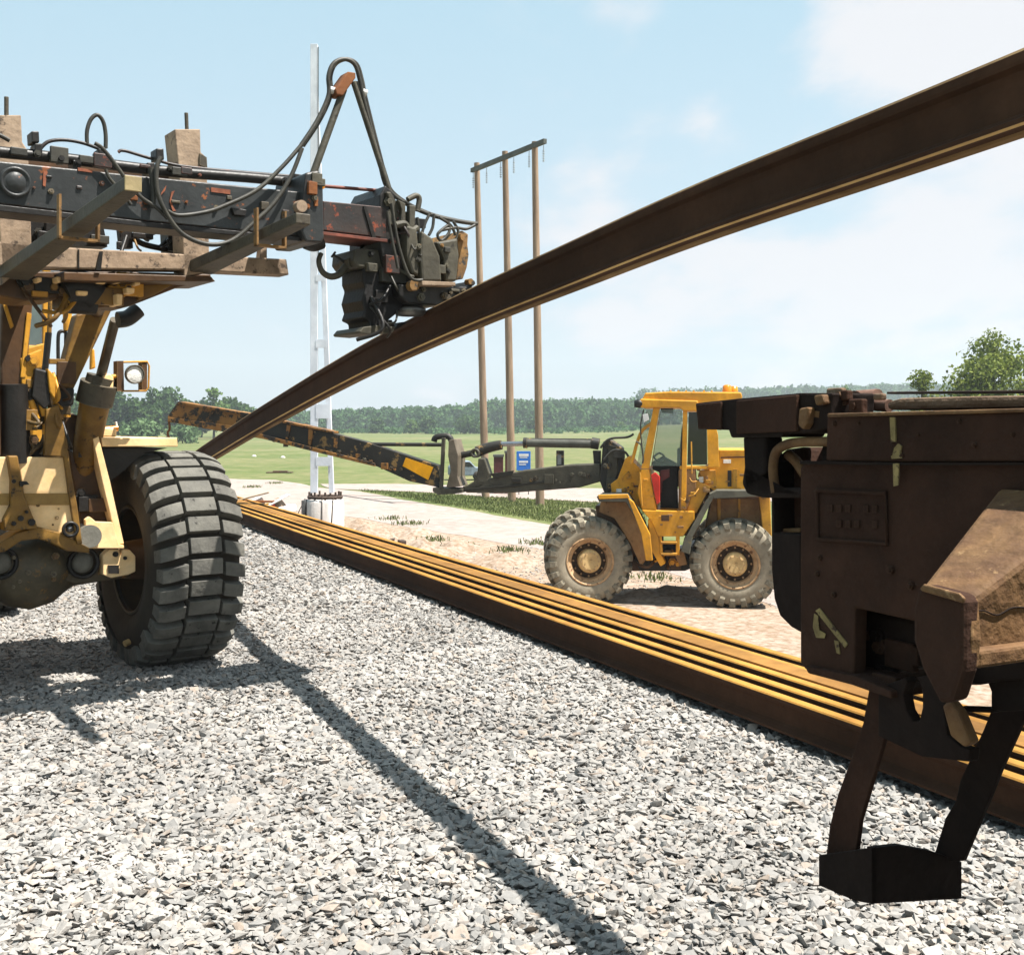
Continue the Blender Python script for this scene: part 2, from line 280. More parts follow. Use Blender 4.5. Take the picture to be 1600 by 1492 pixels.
class Frame:
    """a thing's own axes; measures taken off the photo are turned into local metres on its planes"""
    def __init__(s, o, deg): s.o = Vector(o); s.a = R(deg); s.c = math.cos(s.a); s.s = math.sin(s.a)
    def P(s, u, v, y):
        k = (u-HX)/FPX; d = (y - s.o.x*s.s + s.o.y*s.c)/(-k*s.s + s.c); return s.loc(wpt(u, v, d))
    def PX(s, u, v, x):
        k = (u-HX)/FPX; d = (x + s.o.x*s.c + s.o.y*s.s)/(k*s.c + s.s); return s.loc(wpt(u, v, d))
    def loc(s, w):
        w = w - s.o; return Vector((w.x*s.c + w.y*s.s, -w.x*s.s + w.y*s.c, w.z))
    def poly(s, mb, pts, y0, y1): return mb.prism([s.P(u, v, y0) for u, v in pts], (0, y1-y0, 0))
    def tube(s, mb, pts, r, y=None, n=8, sm=True): return mb.tube([s.P(p[0], p[1], p[2] if len(p) > 2 else y) for p in pts], r, n, sm)
    def bar(s, mb, a, b, w, h): return mb.bar(s.P(*a), s.P(*b), w, h)
    def disc(s, mb, u, v, y, r, t=0.03, n=24):
        p = s.P(u, v, y); return mb.lathe([(0, r), (t, r)], p, 'Y', n, False)
    def empty(s, name, *a): return empty(name, s.o, s.a, *a)
# ------------------------------------------------------------------ ground
TD = Vector((-0.4303, 0.9027, 0)); TN = Vector((-0.9027, -0.4303, 0))   # along the track, and to its left
EDGE = Vector((2.12, 4.55, 0))
def tf(a, b, z=0): return EDGE + TD*a + TN*b + Vector((0, 0, z))
GZ = -1.3
def sstep(a, b, x):
    t = min(1, max(0, (x-a)/(b-a))); return t*t*(3-2*t)
def terr(x, y):
    d = math.hypot(x, y); az = math.atan2(x, max(y, 1e-3)) if y > 0 else 0
    h = GZ + sstep(120, 420, d)*(0.8 + 3.0*sstep(-0.05, 0.35, az)) + sstep(420, 900, d)*(2 + 16*sstep(-0.1, 0.4, az))
    h += sstep(60, 200, d)*0.5*noise.noise(Vector((x*0.012, y*0.012, 0)))
    return h
def ground_mat(name, cols, scales, bump=0.3, bs=3, rough=0.95):
    cols = [[v*KG for v in c] for c in cols]
    m = bpy.data.materials.new(name); m.use_nodes = True; N = m.node_tree.nodes; L = m.node_tree.links
    b = N['Principled BSDF']; b.inputs['Roughness'].default_value = rough; b.inputs['Specular IOR Level'].default_value = 0.1
    g = N.new('ShaderNodeNewGeometry'); col = None
    for i, (c, sc) in enumerate(zip(cols[1:], scales)):
        n = N.new('ShaderNodeTexNoise'); n.inputs['Scale'].default_value = sc; n.inputs['Detail'].default_value = 7; n.inputs['Roughness'].default_value = 0.65
        L.new(g.outputs['Position'], n.inputs[0])
        r = N.new('ShaderNodeMapRange'); r.inputs[1].default_value = 0.42; r.inputs[2].default_value = 0.64; L.new(n.outputs[0], r.inputs[0])
        x = N.new('ShaderNodeMixRGB'); x.inputs[2].default_value = (*c, 1); L.new(r.outputs[0], x.inputs[0])
        if col is None: x.inputs[1].default_value = (*cols[0], 1)
        else: L.new(col, x.inputs[1])
        col = x.outputs[0]
    L.new(col, b.inputs['Base Color'])
    n = N.new('ShaderNodeTexNoise'); n.inputs['Scale'].default_value = bs; n.inputs['Detail'].default_value = 8; L.new(g.outputs['Position'], n.inputs[0])
    bp = N.new('ShaderNodeBump'); bp.inputs['Strength'].default_value = bump; bp.inputs['Distance'].default_value = 0.15
    L.new(n.outputs[0], bp.inputs['Height']); L.new(bp.outputs[0], b.inputs['Normal'])
    return m
M_field = ground_mat('meadow_grass', [(0.135, 0.158, 0.055), (0.195, 0.195, 0.088), (0.085, 0.118, 0.034), (0.225, 0.20, 0.105), (0.095, 0.128, 0.038)], [0.07, 0.3, 0.03, 0.9], bs=1.5)
M_road = ground_mat('pale_gravel_road', [(0.33, 0.272, 0.243), (0.28, 0.228, 0.198), (0.37, 0.318, 0.29)], [0.4, 2.5], bs=6, bump=0.2)
M_sand = ground_mat('sandy_dirt', [(0.36, 0.285, 0.222), (0.31, 0.23, 0.168), (0.39, 0.32, 0.265), (0.22, 0.15, 0.098)], [0.7, 3.0, 9.0], bs=3, bump=0.5)
M_bal = ground_mat('ballast_bed_stone', [(0.36, 0.335, 0.305), (0.42, 0.395, 0.36), (0.25, 0.225, 0.20)], [30, 14], bs=25, bump=1.0)
def polar_terrain():
    radii = [3, 8, 14, 20, 28, 38, 50, 65, 85, 110, 140, 175, 215, 260, 310, 370, 440, 520, 620, 740, 900, 1150, 1600, 2600]
    n = 120; vs = [(0, 0, GZ)]; fs = []
    for r in radii:
        for k in range(n):
            t = 2*math.pi*k/n; x, y = r*math.sin(t), r*math.cos(t); vs.append((x, y, terr(x, y)))
    for k in range(n): fs.append((0, 1+(k+1) % n, 1+k))
    for i in range(len(radii)-1):
        for k in range(n): fs.append((1+i*n+k, 1+i*n+(k+1) % n, 1+(i+1)*n+(k+1) % n, 1+(i+1)*n+k))
    mb = MB(); mb.add(vs, fs, True); return tag(mb.build('field', M_field), kind='structure')
polar_terrain()
def patch(name, pts, z, m, rough=0.25, step=0.6):
    """irregular-edged sheet from corner points (x, y)"""
    P = [Vector((p[0], p[1], 0)) for p in pts]; ring = []
    for i in range(len(P)):
        a, b = P[i], P[(i+1) % len(P)]; n = max(1, int((b-a).length/step))
        for k in range(n):
            p = a.lerp(b, k/n); q = noise.noise_vector(p*0.9)*rough + noise.noise_vector(p*0.2)*rough*1.5
            ring.append((p.x+q.x, p.y+q.y, z))
    mb = MB(); mb.add(ring, [tuple(range(len(ring)))]); return tag(mb.build(name, m), kind='structure')
g = lambda u, v: gpt(u, v, GZ)
sand_pts = [(-30, 42), (-22, 30), (-8, 14), (2, 4), (14, -4), (40, -8), (40, 22), (14, 22.5)] + [tuple(g(u, v))[:2] for u, v in [(1000, 862), (830, 845), (700, 822), (560, 800), (480, 790), (372, 786)]]
sand = patch('sandy_ground', sand_pts, GZ+0.006, M_sand)
road = patch('gravel_road', [tuple(g(u, v))[:2] for u, v in [(300, 745), (372, 749), (430, 750), (500, 762), (560, 768), (640, 783), (740, 799), (845, 818), (1000, 842), (1400, 905), (1400, 1010), (1000, 880), (850, 858), (700, 835), (560, 810), (470, 800), (372, 790), (300, 782)]], GZ+0.012, M_road, 0.12)
road2 = patch('side_road', [tuple(g(u, v))[:2] for u, v in [(500, 757), (620, 756), (760, 760), (950, 764), (1300, 766), (1300, 784), (950, 786), (760, 776), (640, 768), (520, 764)]], GZ+0.018, M_road, 0.25, 1.5)
path = patch('far_track', [tuple(g(u, v))[:2] for u, v in [(330, 703), (420, 700), (520, 702), (620, 706), (700, 708), (700, 710), (610, 709), (520, 706), (420, 704), (330, 707)]], GZ+0.05, M_road, 0.8, 3)
# low sandy mounds
def mound(c, rx, ry, h, seed):
    n, m = 26, 8; vs = []; fs = []
    for i in range(m+1):
        q = i/m
        for k in range(n):
            t = 2*math.pi*k/n; rr = 1 + 0.25*noise.noise(Vector((math.cos(t)*1.5, math.sin(t)*1.5, seed)))
            x = c[0]+rx*q*rr*math.cos(t); y = c[1]+ry*q*rr*math.sin(t)
            z = GZ + h*(1-q*q)**1.5 * (1+0.7*noise.noise(Vector((x*2.2, y*2.2, seed))))
            z += 0.04*(1-q)*noise.noise(Vector((x*7, y*7, seed)))
            vs.append((x, y, z if i < m else GZ-0.03))
    for i in range(m):
        for k in range(n): fs.append((i*n+k, i*n+(k+1) % n, (i+1)*n+(k+1) % n, (i+1)*n+k))
    mb = MB(); mb.add(vs, fs, True); return mb
for i, (u, v, rx, ry, h) in enumerate([(585, 845, .9, .8, .32), (640, 838, 1.0, .9, .26), (560, 828, 1.0, .7, .26), (720, 860, .9, .9, .22), (790, 880, .8, .9, .20), (660, 866, .9, .9, .28), (1010, 935, .9, .4, .16), (1055, 930, .6, .4, .20)]):
    tag(mound(g(u, v), rx, ry, h, i*3.1).build('dirt_mound', M_sand), kind='structure')
# ballast bed
def ballast_z(b, a): return 0.003+0.003*noise.noise(Vector((a*3, b*3, 5)))
def ballast():
    bs = [-2.75, -1.15, -0.9] + [-0.7 + 0.25*i for i in range(46)] + [12.6]
    na = 300; vs = []; fs = []
    for i in range(na+1):
        a = -8 + 75*(i/na)**1.6 if i else -8
        for b in bs:
            z = ballast_z(b, a)
            if b < -1.2 or b > 12: z = GZ - 0.05
            vs.append(tf(a, b, z))
    nb = len(bs)
    for i in range(na):
        for j in range(nb-1): fs.append((i*nb+j, i*nb+j+1, (i+1)*nb+j+1, (i+1)*nb+j))
    mb = MB(); mb.add(vs, fs, True); return tag(mb.build('ballast_bed', M_bal), kind='structure')
ballast()
def stone_mat():
    m = bpy.data.materials.new('crushed_granite'); m.use_nodes = True; N = m.node_tree.nodes; L = m.node_tree.links
    b = N['Principled BSDF']; b.inputs['Roughness'].default_value = 0.85; b.inputs['Specular IOR Level'].default_value = 0.2
    at = N.new('ShaderNodeAttribute'); at.attribute_name = 'tone'
    cr = N.new('ShaderNodeValToRGB'); e = cr.color_ramp.elements
    e[0].color = (0.17, 0.165, 0.157, 1); e[1].color = (0.315, 0.295, 0.27, 1)
    for p, c in [(0.12, (0.30, 0.29, 0.275)), (0.4, (0.345, 0.327, 0.302)), (0.6, (0.38, 0.356, 0.327)), (0.72, (0.325, 0.315, 0.30)), (0.86, (0.37, 0.305, 0.25)), (0.93, (0.40, 0.38, 0.35))]:
        x = e.new(p); x.color = (*[v*0.70 for v in c], 1)
    L.new(at.outputs['Fac'], cr.inputs[0])
    g_ = N.new('ShaderNodeNewGeometry'); n = N.new('ShaderNodeTexNoise'); n.inputs['Scale'].default_value = 60; n.inputs['Detail'].default_value = 4; L.new(g_.outputs['Position'], n.inputs[0])
    r = N.new('ShaderNodeMapRange'); r.inputs[3].default_value = 0.78; r.inputs[4].default_value = 1.18; L.new(n.outputs[0], r.inputs[0])
    x = N.new('ShaderNodeMixRGB'); x.blend_type = 'MULTIPLY'; x.inputs[0].default_value = 1; L.new(cr.outputs[0], x.inputs[1]); L.new(r.outputs[0], x.inputs[2])
    nl = N.new('ShaderNodeTexNoise'); nl.inputs['Scale'].default_value = 0.9; nl.inputs['Detail'].default_value = 4; L.new(g_.outputs['Position'], nl.inputs[0])
    rl = N.new('ShaderNodeMapRange'); rl.inputs[1].default_value = .38; rl.inputs[2].default_value = .62; rl.inputs[3].default_value = .86; rl.inputs[4].default_value = 1.08; L.new(nl.outputs[0], rl.inputs[0])
    xl = N.new('ShaderNodeMixRGB'); xl.blend_type = 'MULTIPLY'; xl.inputs[0].default_value = 1; L.new(x.outputs[0], xl.inputs[1]); L.new(rl.outputs[0], xl.inputs[2]); x = xl
    L.new(x.outputs[0], b.inputs['Base Color'])
    bp = N.new('ShaderNodeBump'); bp.inputs['Strength'].default_value = 0.35; bp.inputs['Distance'].default_value = 0.01; L.new(n.outputs[0], bp.inputs['Height']); L.new(bp.outputs[0], b.inputs['Normal'])
    return m
M_stone = stone_mat()
def stone_protos(k=10):
    out = []
    for i in range(k):
        bm = bmesh.new(); sc = Vector((1, random.uniform(.55, .95), random.uniform(.32, .60)))
        for j in range(10):
            v = Vector((random.gauss(0, 1), random.gauss(0, 1), random.gauss(0, 1))).normalized()*random.uniform(.72, 1.15)
            bm.verts.new((v.x*sc.x, v.y*sc.y, v.z*sc.z))
        r = bmesh.ops.convex_hull(bm, input=bm.verts)
        bmesh.ops.delete(bm, geom=[g_ for g_ in r['geom_interior'] if isinstance(g_, bmesh.types.BMVert)], context='VERTS')
        bmesh.ops.triangulate(bm, faces=bm.faces); bm.verts.index_update()
        out.append((np.array([v.co[:] for v in bm.verts], dtype=np.float64), np.array([[v.index for v in f.verts] for f in bm.faces]))); bm.free()
    return out
PROTO = stone_protos()
def scatter_mesh(name, pos, size, m, flat=True):
    n = len(pos); idx = rng.integers(0, len(PROTO), n); tone = rng.random(n)
    VV = []; FF = []; TT = []; off = 0
    q = rng.normal(size=(n, 4)); q[:, 1:3] *= 0.14; q /= np.linalg.norm(q, axis=1)[:, None]
    w, x, y, z = q.T
    Rm = np.stack([1-2*(y*y+z*z), 2*(x*y-w*z), 2*(x*z+w*y), 2*(x*y+w*z), 1-2*(x*x+z*z), 2*(y*z-w*x), 2*(x*z-w*y), 2*(y*z+w*x), 1-2*(x*x+y*y)], 1).reshape(n, 3, 3)
    for p, (pv, pf) in enumerate(PROTO):
        s = np.where(idx == p)[0]
        if not len(s): continue
        v = np.einsum('nij,kj->nki', Rm[s], pv)*size[s][:, None, None] + pos[s][:, None, :]
        VV.append(v.reshape(-1, 3)); f = pf[None]+(np.arange(len(s))*len(pv))[:, None, None]+off
        FF.append(f.reshape(-1, 3)); TT.append(np.repeat(tone[s], len(pf))); off += len(s)*len(pv)
    V = np.concatenate(VV); F = np.concatenate(FF); T = np.concatenate(TT)
    me = bpy.data.meshes.new(name); me.vertices.add(len(V)); me.vertices.foreach_set('co', V.ravel())
    me.loops.add(F.size); me.loops.foreach_set('vertex_index', F.ravel().astype(np.int32))
    me.polygons.add(len(F)); me.polygons.foreach_set('loop_start', np.arange(0, F.size, 3, dtype=np.int32))
    me.update(calc_edges=True)
    a = me.attributes.new('tone', 'FLOAT', 'FACE'); a.data.foreach_set('value', T.astype(np.float32))
    me.materials.append(m); me.shade_flat(); o = bpy.data.objects.new(name, me); COL.objects.link(o); return o
def ballast_stones():
    P = []; S = []
    def ring(d0, d1, dens, s0, s1, margin):
        # sample in plan inside the view wedge
        xr = 0.52*d1+margin; A = 2*xr*(d1-d0); n = int(A*dens)
        x = rng.uniform(-xr, xr, n); y = rng.uniform(d0, d1, n)
        b = (x-EDGE.x)*TN.x + (y-EDGE.y)*TN.y; a = (x-EDGE.x)*TD.x + (y-EDGE.y)*TD.y
        k = (np.abs(x) < 0.49*y+margin) & (b > -0.62) & (b < 10.4); x, y, a, b = x[k], y[k], a[k], b[k]
        sz = rng.uniform(s0, s1, len(x))*rng.choice([1, 1, .6, .75, 1.3], len(x))
        z = 0.006 + rng.uniform(-0.007, 0.010, len(x)) + sz*0.10
        z = np.where(b < 0.05, z-0.015, z)
        P.append(np.stack([x, y, z], 1)); S.append(sz)
    ring(2.3, 6.0, 2500, 0.017, 0.034, 1.1)
    ring(6.0, 10.0, 2000, 0.018, 0.034, 1.1)
    ring(10.0, 16.0, 950, 0.023, 0.040, 0.5)
    ring(16.0, 30.0, 320, 0.030, 0.052, 0.5)
    o = scatter_mesh('ballast_stones', np.concatenate(P), np.concatenate(S), M_stone); return tag(o, 'loose pale grey crushed stone ballast covering the track bed', 'gravel', kind='stuff')
ballast_stones()
def sand_stones():
    n = 7000; x = rng.uniform(-7, 9, n); y = rng.uniform(16, 27, n); k = y > 19.5-0.35*x; x, y = x[k], y[k]
    sz = rng.uniform(0.01, 0.035, len(x))*rng.choice([1, 1, 1, 1, 1.6], len(x))
    o = scatter_mesh('dirt_stones', np.stack([x, y, np.full(len(x), GZ+.012)], 1), sz, M_stone)
    return tag(o, 'small scattered stones lying on the sandy ground', 'stones', kind='stuff')
sand_stones()
# ------------------------------------------------------------------ rails
def rail_profile():
    h = [(0.075,0),(0.075,0.011),(0.030,0.024),(0.013,0.034),(0.0085,0.055),(0.0085,0.110),(0.013,0.128),(0.034,0.137),(0.036,0.145),(0.035,0.163),(0.028,0.1705),(0.012,0.172)]
    return h + [(-x, z) for x, z in reversed(h)]
PROF = rail_profile()
def sweep(mb, path, prof=PROF, flip=False):
    vs = []; n = len(prof); mb.rail = (n, len(path)-1)
    for i, p in enumerate(path):
        t = (path[min(i+1, len(path)-1)]-path[max(i-1, 0)]).normalized(); x = t.cross(Vector((0,0,1))).normalized(); up = x.cross(t)
        for a, z in prof: vs.append(p + x*a + up*(0.172-z if flip else z))
    fs = [(i*n+k, i*n+(k+1) % n, (i+1)*n+(k+1) % n, (i+1)*n+k) for i in range(len(path)-1) for k in range(n)]
    mb.add(vs, fs); mb.add(vs[:n], [tuple(range(n))]); mb.add(vs[-n:], [tuple(range(n))]); return mb
def rail_mat(name, side, top, top2):
    top = [v*KG for v in top]; top2 = [v*KG for v in top2]
    m = bpy.data.materials.new(name); m.use_nodes = True; N = m.node_tree.nodes; L = m.node_tree.links
    b = N['Principled BSDF']; b.inputs['Roughness'].default_value = 0.85; b.inputs['Specular IOR Level'].default_value = 0.08
    g_ = N.new('ShaderNodeNewGeometry'); tc = N.new('ShaderNodeTexCoord')
    n = N.new('ShaderNodeTexNoise'); n.inputs['Scale'].default_value = 2.5; n.inputs['Detail'].default_value = 8; n.inputs['Roughness'].default_value = 0.7; L.new(tc.outputs['Object'], n.inputs[0])
    r = N.new('ShaderNodeMapRange'); r.inputs[1].default_value = .35; r.inputs[2].default_value = .65; L.new(n.outputs[0], r.inputs[0])
    x = N.new('ShaderNodeMixRGB'); x.inputs[1].default_value = (*top, 1); x.inputs[2].default_value = (*top2, 1); L.new(r.outputs[0], x.inputs[0])
    ng = N.new('ShaderNodeTexNoise'); ng.inputs['Scale'].default_value = 0.6; ng.inputs['Detail'].default_value = 9; ng.inputs['Roughness'].default_value = 0.75; L.new(tc.outputs['Object'], ng.inputs[0])
    rg = N.new('ShaderNodeMapRange'); rg.inputs[1].default_value = .40; rg.inputs[2].default_value = .62; rg.inputs[3].default_value = 1.15; rg.inputs[4].default_value = .72; L.new(ng.outputs[0], rg.inputs[0])
    xg = N.new('ShaderNodeMixRGB'); xg.blend_type = 'MULTIPLY'; xg.inputs[0].default_value = 1; L.new(x.outputs[0], xg.inputs[1]); L.new(rg.outputs[0], xg.inputs[2]); x = xg
    n2 = N.new('ShaderNodeTexNoise'); n2.inputs['Scale'].default_value = 40; n2.inputs['Detail'].default_value = 5; L.new(tc.outputs['Object'], n2.inputs[0])
    r2 = N.new('ShaderNodeMapRange'); r2.inputs[3].default_value = .7; r2.inputs[4].default_value = 1.3; L.new(n2.outputs[0], r2.inputs[0])
    y = N.new('ShaderNodeMixRGB'); y.blend_type = 'MULTIPLY'; y.inputs[0].default_value = 1; L.new(x.outputs[0], y.inputs[1]); L.new(r2.outputs[0], y.inputs[2])
    L.new(y.outputs[0], b.inputs['Base Color'])
    bp = N.new('ShaderNodeBump'); bp.inputs['Strength'].default_value = .25; bp.inputs['Distance'].default_value = .01; L.new(n2.outputs[0], bp.inputs['Height']); L.new(bp.outputs[0], b.inputs['Normal'])
    return m
M_r1 = rail_mat('sunlit_rail_head_rust', None, (0.43, 0.225, 0.052), (0.30, 0.145, 0.035))  # rust in its sunlit tone, for the head tops
M_r2 = rail_mat('shaded_rail_web_rust', None, (0.074, 0.036, 0.020), (0.052, 0.026, 0.015))  # the same rust with shade painted in, for web and sides
M_r3 = rail_mat('lit_rail_foot', None, (0.30, 0.20, 0.10), (0.17, 0.105, 0.05))  # lighter rust painting the light bounced up under the foot
M_r4 = rail_mat('brown_rail_foot', None, (0.30, 0.155, 0.044), (0.18, 0.09, 0.028))
M_r5 = rail_mat('lit_rail_foot_edge', None, (0.80, 0.60, 0.28), (0.55, 0.38, 0.16))  # pale strip painting the lit edge of the lifted rail's foot
def rail_mats(o, mb, foot=True, flip=False, head=1):
    """light painted into the rust: shaded web and sides, sunlit head, bounce-lit foot"""
    n, m = mb.rail; me = o.data; me.materials.clear()
    for q in (M_r2, M_r1, M_r3, M_r4, M_r5): me.materials.append(q)
    for p in me.polygons:
        if p.index < n*m:
            k = p.index % n
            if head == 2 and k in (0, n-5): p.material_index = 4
            elif head == 2 and k in (n-3,): p.material_index = 0
            elif flip and k in (0, n-1, n-2, 1): p.material_index = 3
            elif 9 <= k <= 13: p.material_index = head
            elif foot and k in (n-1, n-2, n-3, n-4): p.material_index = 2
    return o
rails = [(0.075, 'front', 0.062, 'foremost rusty rail of the pile, its dark side facing the pale ballast', False),
         (-0.085, '', 0.062, 'second rusty rail of the pile counted from the ballast side', False),
         (-0.262, '', 0.062, 'third rusty rail of the pile, just behind the widest dark gap', False),
         (-0.376, '', 0.070, 'upside-down rail with its flat foot up, nested in the pile', True),
         (-0.490, '', 0.062, 'rusty rail of the pile second from the sandy side', False),
         (-0.655, '', 0.062, 'rearmost rusty rail of the pile, next to the sandy ground', False)]
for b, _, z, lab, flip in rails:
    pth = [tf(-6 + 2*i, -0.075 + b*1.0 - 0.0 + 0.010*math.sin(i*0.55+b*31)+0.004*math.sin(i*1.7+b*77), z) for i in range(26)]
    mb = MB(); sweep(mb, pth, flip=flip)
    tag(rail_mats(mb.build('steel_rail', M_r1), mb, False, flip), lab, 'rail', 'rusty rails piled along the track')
BL = ['nearest, at the right', 'below the middle of the picture', 'level with the pale footing', 'farthest, beyond the tyre']
for k, a in enumerate([-3.5, 3.6, 13.0, 26]):
    mb = MB(); c = tf(a, -0.33, 0.0); mb.bar(c - TN*0.36 + Vector((0,0,0.03)), c + TN*0.28 + Vector((0,0,0.03)), 0.12, 0.056)
    tag(mb.build('timber_batten', M_bark), 'timber batten under the pile of rails, ' + BL[k], 'batten', 'battens under the rail pile')
# suspended rail: plan line parallel to the track, height taken along its sagging top edge
SD = Vector((-0.447, 0.8944, 0)); SP = Vector((-0.5, 7.0, 0))
def susp(u, v):
    k = (u-HX)/FPX; t = (k*SP.y - SP.x)/(SD.x - k*SD.y); p = SP + SD*t; return t, EYE-(v-HY)/FPX*p.y
ST = sorted([susp(u, v) for u, v in [(1700, 38), (1600, 80), (1425, 154), (1250, 223), (1075, 294), (900, 377), (760, 440), (592, 526), (500, 580), (400, 642), (310, 703)]])
def sz(t):
    if t <= ST[0][0]: return ST[0][1] + (t-ST[0][0])*(ST[1][1]-ST[0][1])/(ST[1][0]-ST[0][0])*1.0
    if t >= ST[-1][0]:
        e = ST[-1]; q = t-e[0]; return max(0.24, e[1] - 0.17*q + 0.004*q*q)
    for i in range(len(ST)-1):
        if ST[i][0] <= t <= ST[i+1][0]:
            w = (t-ST[i][0])/(ST[i+1][0]-ST[i][0]); return ST[i][1]*(1-w)+ST[i+1][1]*w
ts = np.arange(-9.5, 17, 0.15); zz = np.array([sz(t) for t in ts])
for _ in range(14): zz[1:-1] = 0.25*zz[:-2]+0.5*zz[1:-1]+0.25*zz[2:]
PROF2 = [(x*0.86, z*1.30) for x, z in PROF] + [(-0.040, 0.0), (-0.030, 0.006), (0.020, 0.006), (0.028, 0.0)]     # heavier section, hollowed foot
mb = MB(); sweep(mb, [SP + SD*t + Vector((0, 0, z-0.172*1.30)) for t, z in zip(ts, zz)], PROF2)
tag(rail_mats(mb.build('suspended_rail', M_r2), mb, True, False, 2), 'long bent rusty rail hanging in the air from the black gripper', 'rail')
# ------------------------------------------------------------------ tyres
def tyre_big(c, axis):
    random.seed(11)
    """wide block-tread tyre: three columns of lugs"""
    Rr, Wd = 0.712, 0.60; h = Wd/2
    carc = MB(); carc.lathe([(-h*.80, .36), (-h*.98, .42), (-h*1.03, .52), (-h*.99, .61), (-h*.90, .665), (-h*.62, Rr-.022), (h*.62, Rr-.022), (h*.90, .665), (h*.99, .61), (h*1.03, .52), (h*.98, .42), (h*.80, .36)], c, axis, 72, cap=False)
    lug = MB(); n = 33
    cols = [(-.300, -.112, -0.050, .0), (-.103, .122, 0.0, .0), (.131, .300, 0.050, .0)]
    for ci, (a0, a1, sl, _) in enumerate(cols):
        for k in range(n):
            t0 = 2*math.pi*(k+0.05 + (0.0 if ci == 1 else 0.16)+random.uniform(-.015, .015))/n; dt = 2*math.pi/n*(0.78 if ci == 1 else 0.68)
            m_a, m_t = 5, 2; grid = []
            jit = random.uniform(-.005, .004); oj = random.uniform(-.012, .016)
            for lay in (0, 1):
                for i in range(m_a):
                    a = a0+(a1-a0)*i/(m_a-1); a += (oj if (ci == 2 and i >= 3) else (-oj if (ci == 0 and i <= 1) else 0))
                    ins = 0 if lay == 0 else 0.006
                    aa = a if 0 < i < m_a-1 else (a + (ins if i == 0 else -ins))
                    ro = 0.762 - 3.6*max(0, abs(aa)-0.17)**2.2*1.0 + jit
                    ri = Rr-0.05 - 0.45*max(0, abs(aa)-0.2)
                    for j in range(m_t+1):
                        t = t0 + dt*(j/m_t) + sl*(abs(aa)-0.11)/0.17*(1 if sl else 0)*(1 if a0 < 0 else 1)*(-1 if a0 < 0 else 1)
                        if lay: t = t + (0.006 if j == 0 else (-0.006 if j == m_t else 0))
                        rr = ri if lay == 0 else ro
                        grid.append(AX(axis, c, aa, rr*math.cos(t), rr*math.sin(t)))
            q = m_t+1; L0 = 0; L1 = m_a*q; fs = []
            for i in range(m_a-1):
                for j in range(m_t): fs.append((L1+i*q+j, L1+i*q+j+1, L1+(i+1)*q+j+1, L1+(i+1)*q+j))
                fs.append((L0+i*q, L1+i*q, L1+(i+1)*q, L0+(i+1)*q)); fs.append((L0+i*q+m_t, L0+(i+1)*q+m_t, L1+(i+1)*q+m_t, L1+i*q+m_t))
            for j in range(m_t):
                fs.append((L0+j, L0+j+1, L1+j+1, L1+j)); e = (m_a-1)*q; fs.append((L0+e+j, L1+e+j, L1+e+j+1, L0+e+j+1))
            lug.add(grid, fs)
    return carc, lug
def tyre_lug(c, axis, Rr=0.70, Wd=0.50, n=22):
    h = Wd/2
    wall = MB(); wall.lathe([(-h*.78, .36), (-h*.95, .40), (-h*1.02, .50), (-h*.98, .58), (-h*.86, .655), (-h*.5, Rr-.02), (h*.5, Rr-.02), (h*.86, .655), (h*.98, .58), (h*1.02, .50), (h*.95, .40), (h*.78, .36)], c, axis, 56, cap=False)
    lug = MB()
    for side in (-1, 1):
        for k in range(n):
            t0 = 2*math.pi*(k + (0.5 if side > 0 else 0))/n; dt = 2*math.pi/n*0.50; grid = []
            prof = [(0.005, Rr-.03, Rr+.042, 0.10), (0.12, Rr-.03, Rr+.042, 0.04), (0.215, Rr-.05, Rr+.028, 0.0), (0.262, Rr-.10, Rr-.02, 0.0), (0.268, Rr-.15, Rr-.105, 0.0)]
            for lay in (0, 1):
                for a, ri, ro, sk in prof:
                    for j in (0, 1):
                        t = t0 + dt*j + sk; rr = ro if lay else ri; aa = (a if lay else a*0.93)
                        grid.append(AX(axis, c, side*aa, rr*math.cos(t), rr*math.sin(t)))
            m = len(prof); fs = []
            for i in range(m-1):
                L1 = 2*m; fs += [(L1+2*i, L1+2*i+1, L1+2*i+3, L1+2*i+2), (2*i, L1+2*i, L1+2*i+2, 2*i+2), (2*i+1, 2*i+3, L1+2*i+3, L1+2*i+1)]
            fs += [(0, 1, 2*m+1, 2*m), (2*m-2, 4*m-2, 4*m-1, 2*m-1)]
            lug.add(grid, fs)
    return wall, lug
# ------------------------------------------------------------------ crane loader at left
LM = Frame((-3.24, 7.34, 0), 36.87)
L1 = LM.empty('wheel_loader', 'greasy pale yellow wheel loader at left, seen from the front with raised forks', 'wheel loader')
def lm_wheel(cx, cy, inner=-1, full=True):
    c = (cx, cy, 0.75)
    w = MB(); w.lathe([(-.24, .405), (-.23, .385), (-.12, .375), (-.06, .35), (0.02, .33), (.04, .27), (.04, .0)], c, 'X', 48, cap=False); w.lathe([(.24, .405), (.23, .385), (.12, .36), (.06, .30), (.055, .0)], c, 'X', 48, cap=False)
    wo = w.build('wheel', M_rimd, L1, 0.004)
    a, b = tyre_big(c, 'X'); a.build('tyre', M_tyred, wo); b.build('tread', M_tyre, wo, 0.004)
    hb = MB(); hb.lathe([(-.30, .0), (-.30, .13), (-.12, .15), (-.08, .22), (.04, .22)], c, 'X', 32); hb.build('hub', M_brown, wo)
    r = MB(); r.lathe([(-.245, .40), (-.255, .42), (-.245, .44), (-.23, .42)], c, 'X', 48, closed=True); r.lathe([(-.27, .36), (-.28, .37), (-.27, .385), (-.255, .37)], c, 'X', 48, closed=True)
    r.build('rim_flange', M_forkd, wo)
    return wo
lm_wheel(0.94, 0.0)
lm_wheel(-0.94, 0.0)
